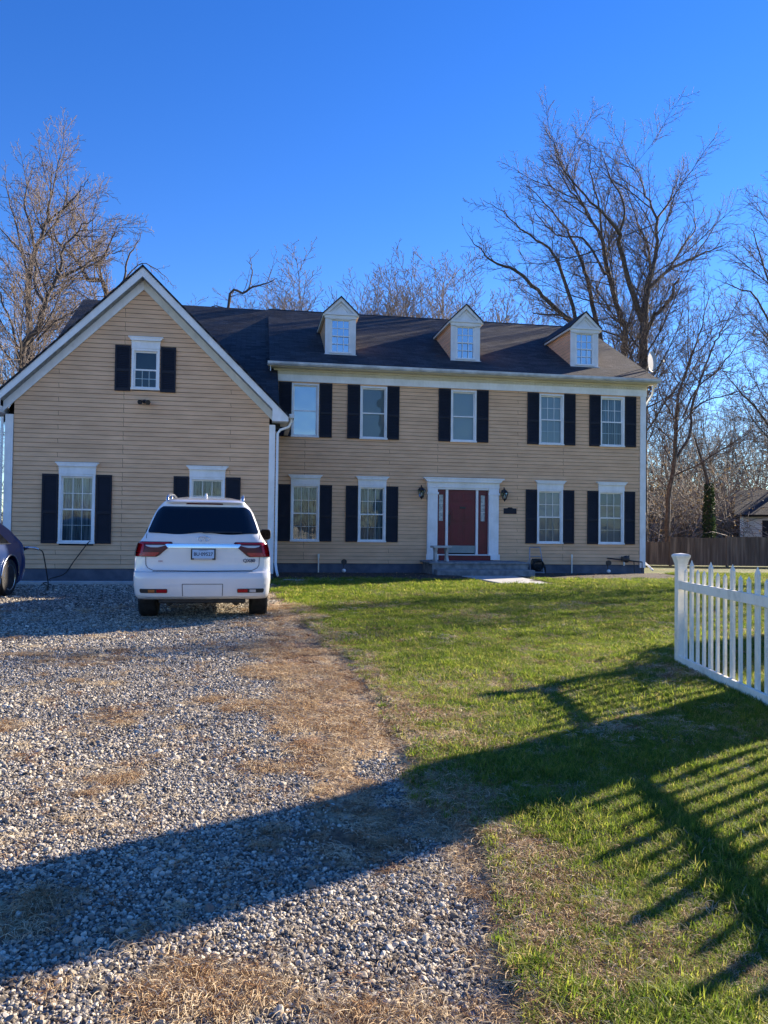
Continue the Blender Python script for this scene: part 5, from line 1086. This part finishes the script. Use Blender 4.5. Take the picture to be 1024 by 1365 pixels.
ev.body([.18, .22, .28, .34, .4, .45, .52, .6, .7, .78, .86, .92, .98, 1.02, 1.05, 1.08, 1.12, 1.16, 1.2, 1.25, 1.3, 1.35, 1.4, 1.44, 1.48, 1.52, 1.545, 1.56, 1.575, 1.585])
ev.wheels((.90, 3.78), .355, .785, .235, 5, 'silver')
for sd in (1, -1):
    ev.spatch('side_window', [(1.0, .85, 3.3), (1.08, .95, 3.25), (1.2, 1.12, 3.0), (1.35, 1.40, 2.75), (1.46, 1.75, 2.55), (1.49, 1.9, 2.45)], 'darkglass', sd, .008); ev.spatch('window_trim', [(.985, .80, 3.45), (1.0, .80, 3.45)], 'chrome', sd, .012)
    ev.spatch('door_seam', [(.35, 1.55, 1.562), (.98, 1.55, 1.562)], 'plastic', sd, .003); ev.spatch('door_handle', [(.84, 1.7, 1.92), (.86, 1.7, 1.92)], 'chrome', sd, .012); ev.spatch('sill', [(.2, 1.3, 3.3), (.26, 1.3, 3.3)], 'plastic', sd, .012)
    mb = MB(); c_ = .90
    P_ = [(sd*(ev.side(c_-.42*math.cos(a), .355+.42*math.sin(a))+.012), c_-.42*math.cos(a), .36+.42*math.sin(a)) for a in [math.pi*i/20 for i in range(21)]]
    mb.tube(P_, .014, 6); mb.build('arch_trim', 'plastic' if sd > 0 else 'silver', ev.t, True)
    def mr(rows): return [(z, min(sd*a, sd*b), max(sd*a, sd*b)) for z, a, b in rows]
    ev.rpatch('tail_light', mr([(.84, .50, .86), (.90, .46, .88), (.96, .48, .86)]), 'redlens', .008, None, 12)
rows = [(1.07+.42*i/8, -ev.w(1.07+.42*i/8)+.10, ev.w(1.07+.42*i/8)-.10) for i in range(9)]; ev.rpatch('rear_window', rows, 'darkglass', .008, nx=20)
# charging plug and cables (the plug sits at the rear left lamp)
cp = Vector((-5.54+.80, 17.0-.12, .90))
t = thing('charging_cable', 'black charging cable with silver plug running from the blue car to the window', 'cable', (cp.x, cp.y, 0))
mb = MB(); mb.tube([(-.02, .0, .90), (.06, .0, .90)], .042, 10); mb.build('plug_collar', 'plastic', t, 40)
mb = MB(); mb.tube([(.05, .0, .905), (.14, .0, .925), (.26, .02, .915), (.33, .02, .885)], [.032, .028, .026, .02], 10); mb.build('plug', 'chrome' if 0 else 'silver', t, True)
wx, wz = -4.20, .93; Yw = GY-.10
mb = MB(); P_ = [(.32, .02, .89), (.40, .03, .84), (.44, .05, .66), (.47, .08, .45), (.50, .12, .20), (.48, .2, .05), (.38, .6, .045), (.15, 1.4, .045), (-.1, 2.1, .045), (-.05, 2.55, .05), (wx-cp.x-.75, GY-.6-cp.y, .08), (wx-cp.x-.50, Yw-.12-cp.y, .18), (wx-cp.x-.30, Yw-cp.y, .50), (wx-cp.x, Yw-cp.y+.02, .93), (wx-cp.x+.06, Yw-cp.y+.08, .99)]
pp, _ = smooth_path(P_, [1]*len(P_), 90); mb.tube([Vector(q) for q in pp], .013, 6); mb.build('cable', 'rubber', t, True)

# ------------------------------------------------------------------ light, sky, camera
w = bpy.data.worlds.new('World'); S.world = w; w.use_nodes = True; n = w.node_tree.nodes; l = w.node_tree.links
sk = n.new('ShaderNodeTexSky'); sk.sky_type = 'NISHITA'; sk.sun_disc = False; sk.sun_elevation = SUN_EL; sk.sun_rotation = math.atan2(SUN_AZ[0], SUN_AZ[1]); sk.air_density = 1.0; sk.dust_density = 0; sk.ozone_density = 4.0
bg = n['Background']; hs = n.new('ShaderNodeHueSaturation'); hs.inputs['Saturation'].default_value = 1.26; hs.inputs['Hue'].default_value = .518; l.new(sk.outputs[0], hs.inputs['Color']); l.new(hs.outputs[0], bg.inputs[0]); bg.inputs[1].default_value = .083
sd_ = bpy.data.lights.new('sun', 'SUN'); sd_.energy = 5.0; sd_.angle = R(.5); sd_.color = (1, .86, .68); so = bpy.data.objects.new('sun', sd_); C.objects.link(so)
d = Vector((SUN_AZ[0]*math.cos(SUN_EL), SUN_AZ[1]*math.cos(SUN_EL), math.sin(SUN_EL))); so.rotation_euler = d.to_track_quat('Z', 'Y').to_euler(); so.location = (20, 10, 20)
cd = bpy.data.cameras.new('camera'); cam = bpy.data.objects.new('camera', cd); C.objects.link(cam); S.camera = cam
cd.sensor_fit = 'VERTICAL'; cd.sensor_height = 36; cd.lens = 36*1025/1365; cd.clip_start = .05; cd.clip_end = 4000
cam.matrix_world = Matrix.Translation((0, 0, CAMZ)) @ Matrix.Rotation(-YAW, 4, 'Z') @ Matrix.Rotation(R(90)+.0237, 4, 'X') @ Matrix.Rotation(.012, 4, 'Z')
S.view_settings.view_transform = 'Standard'; S.view_settings.look = 'None'; S.view_settings.exposure = 1.6; S.view_settings.gamma = 1
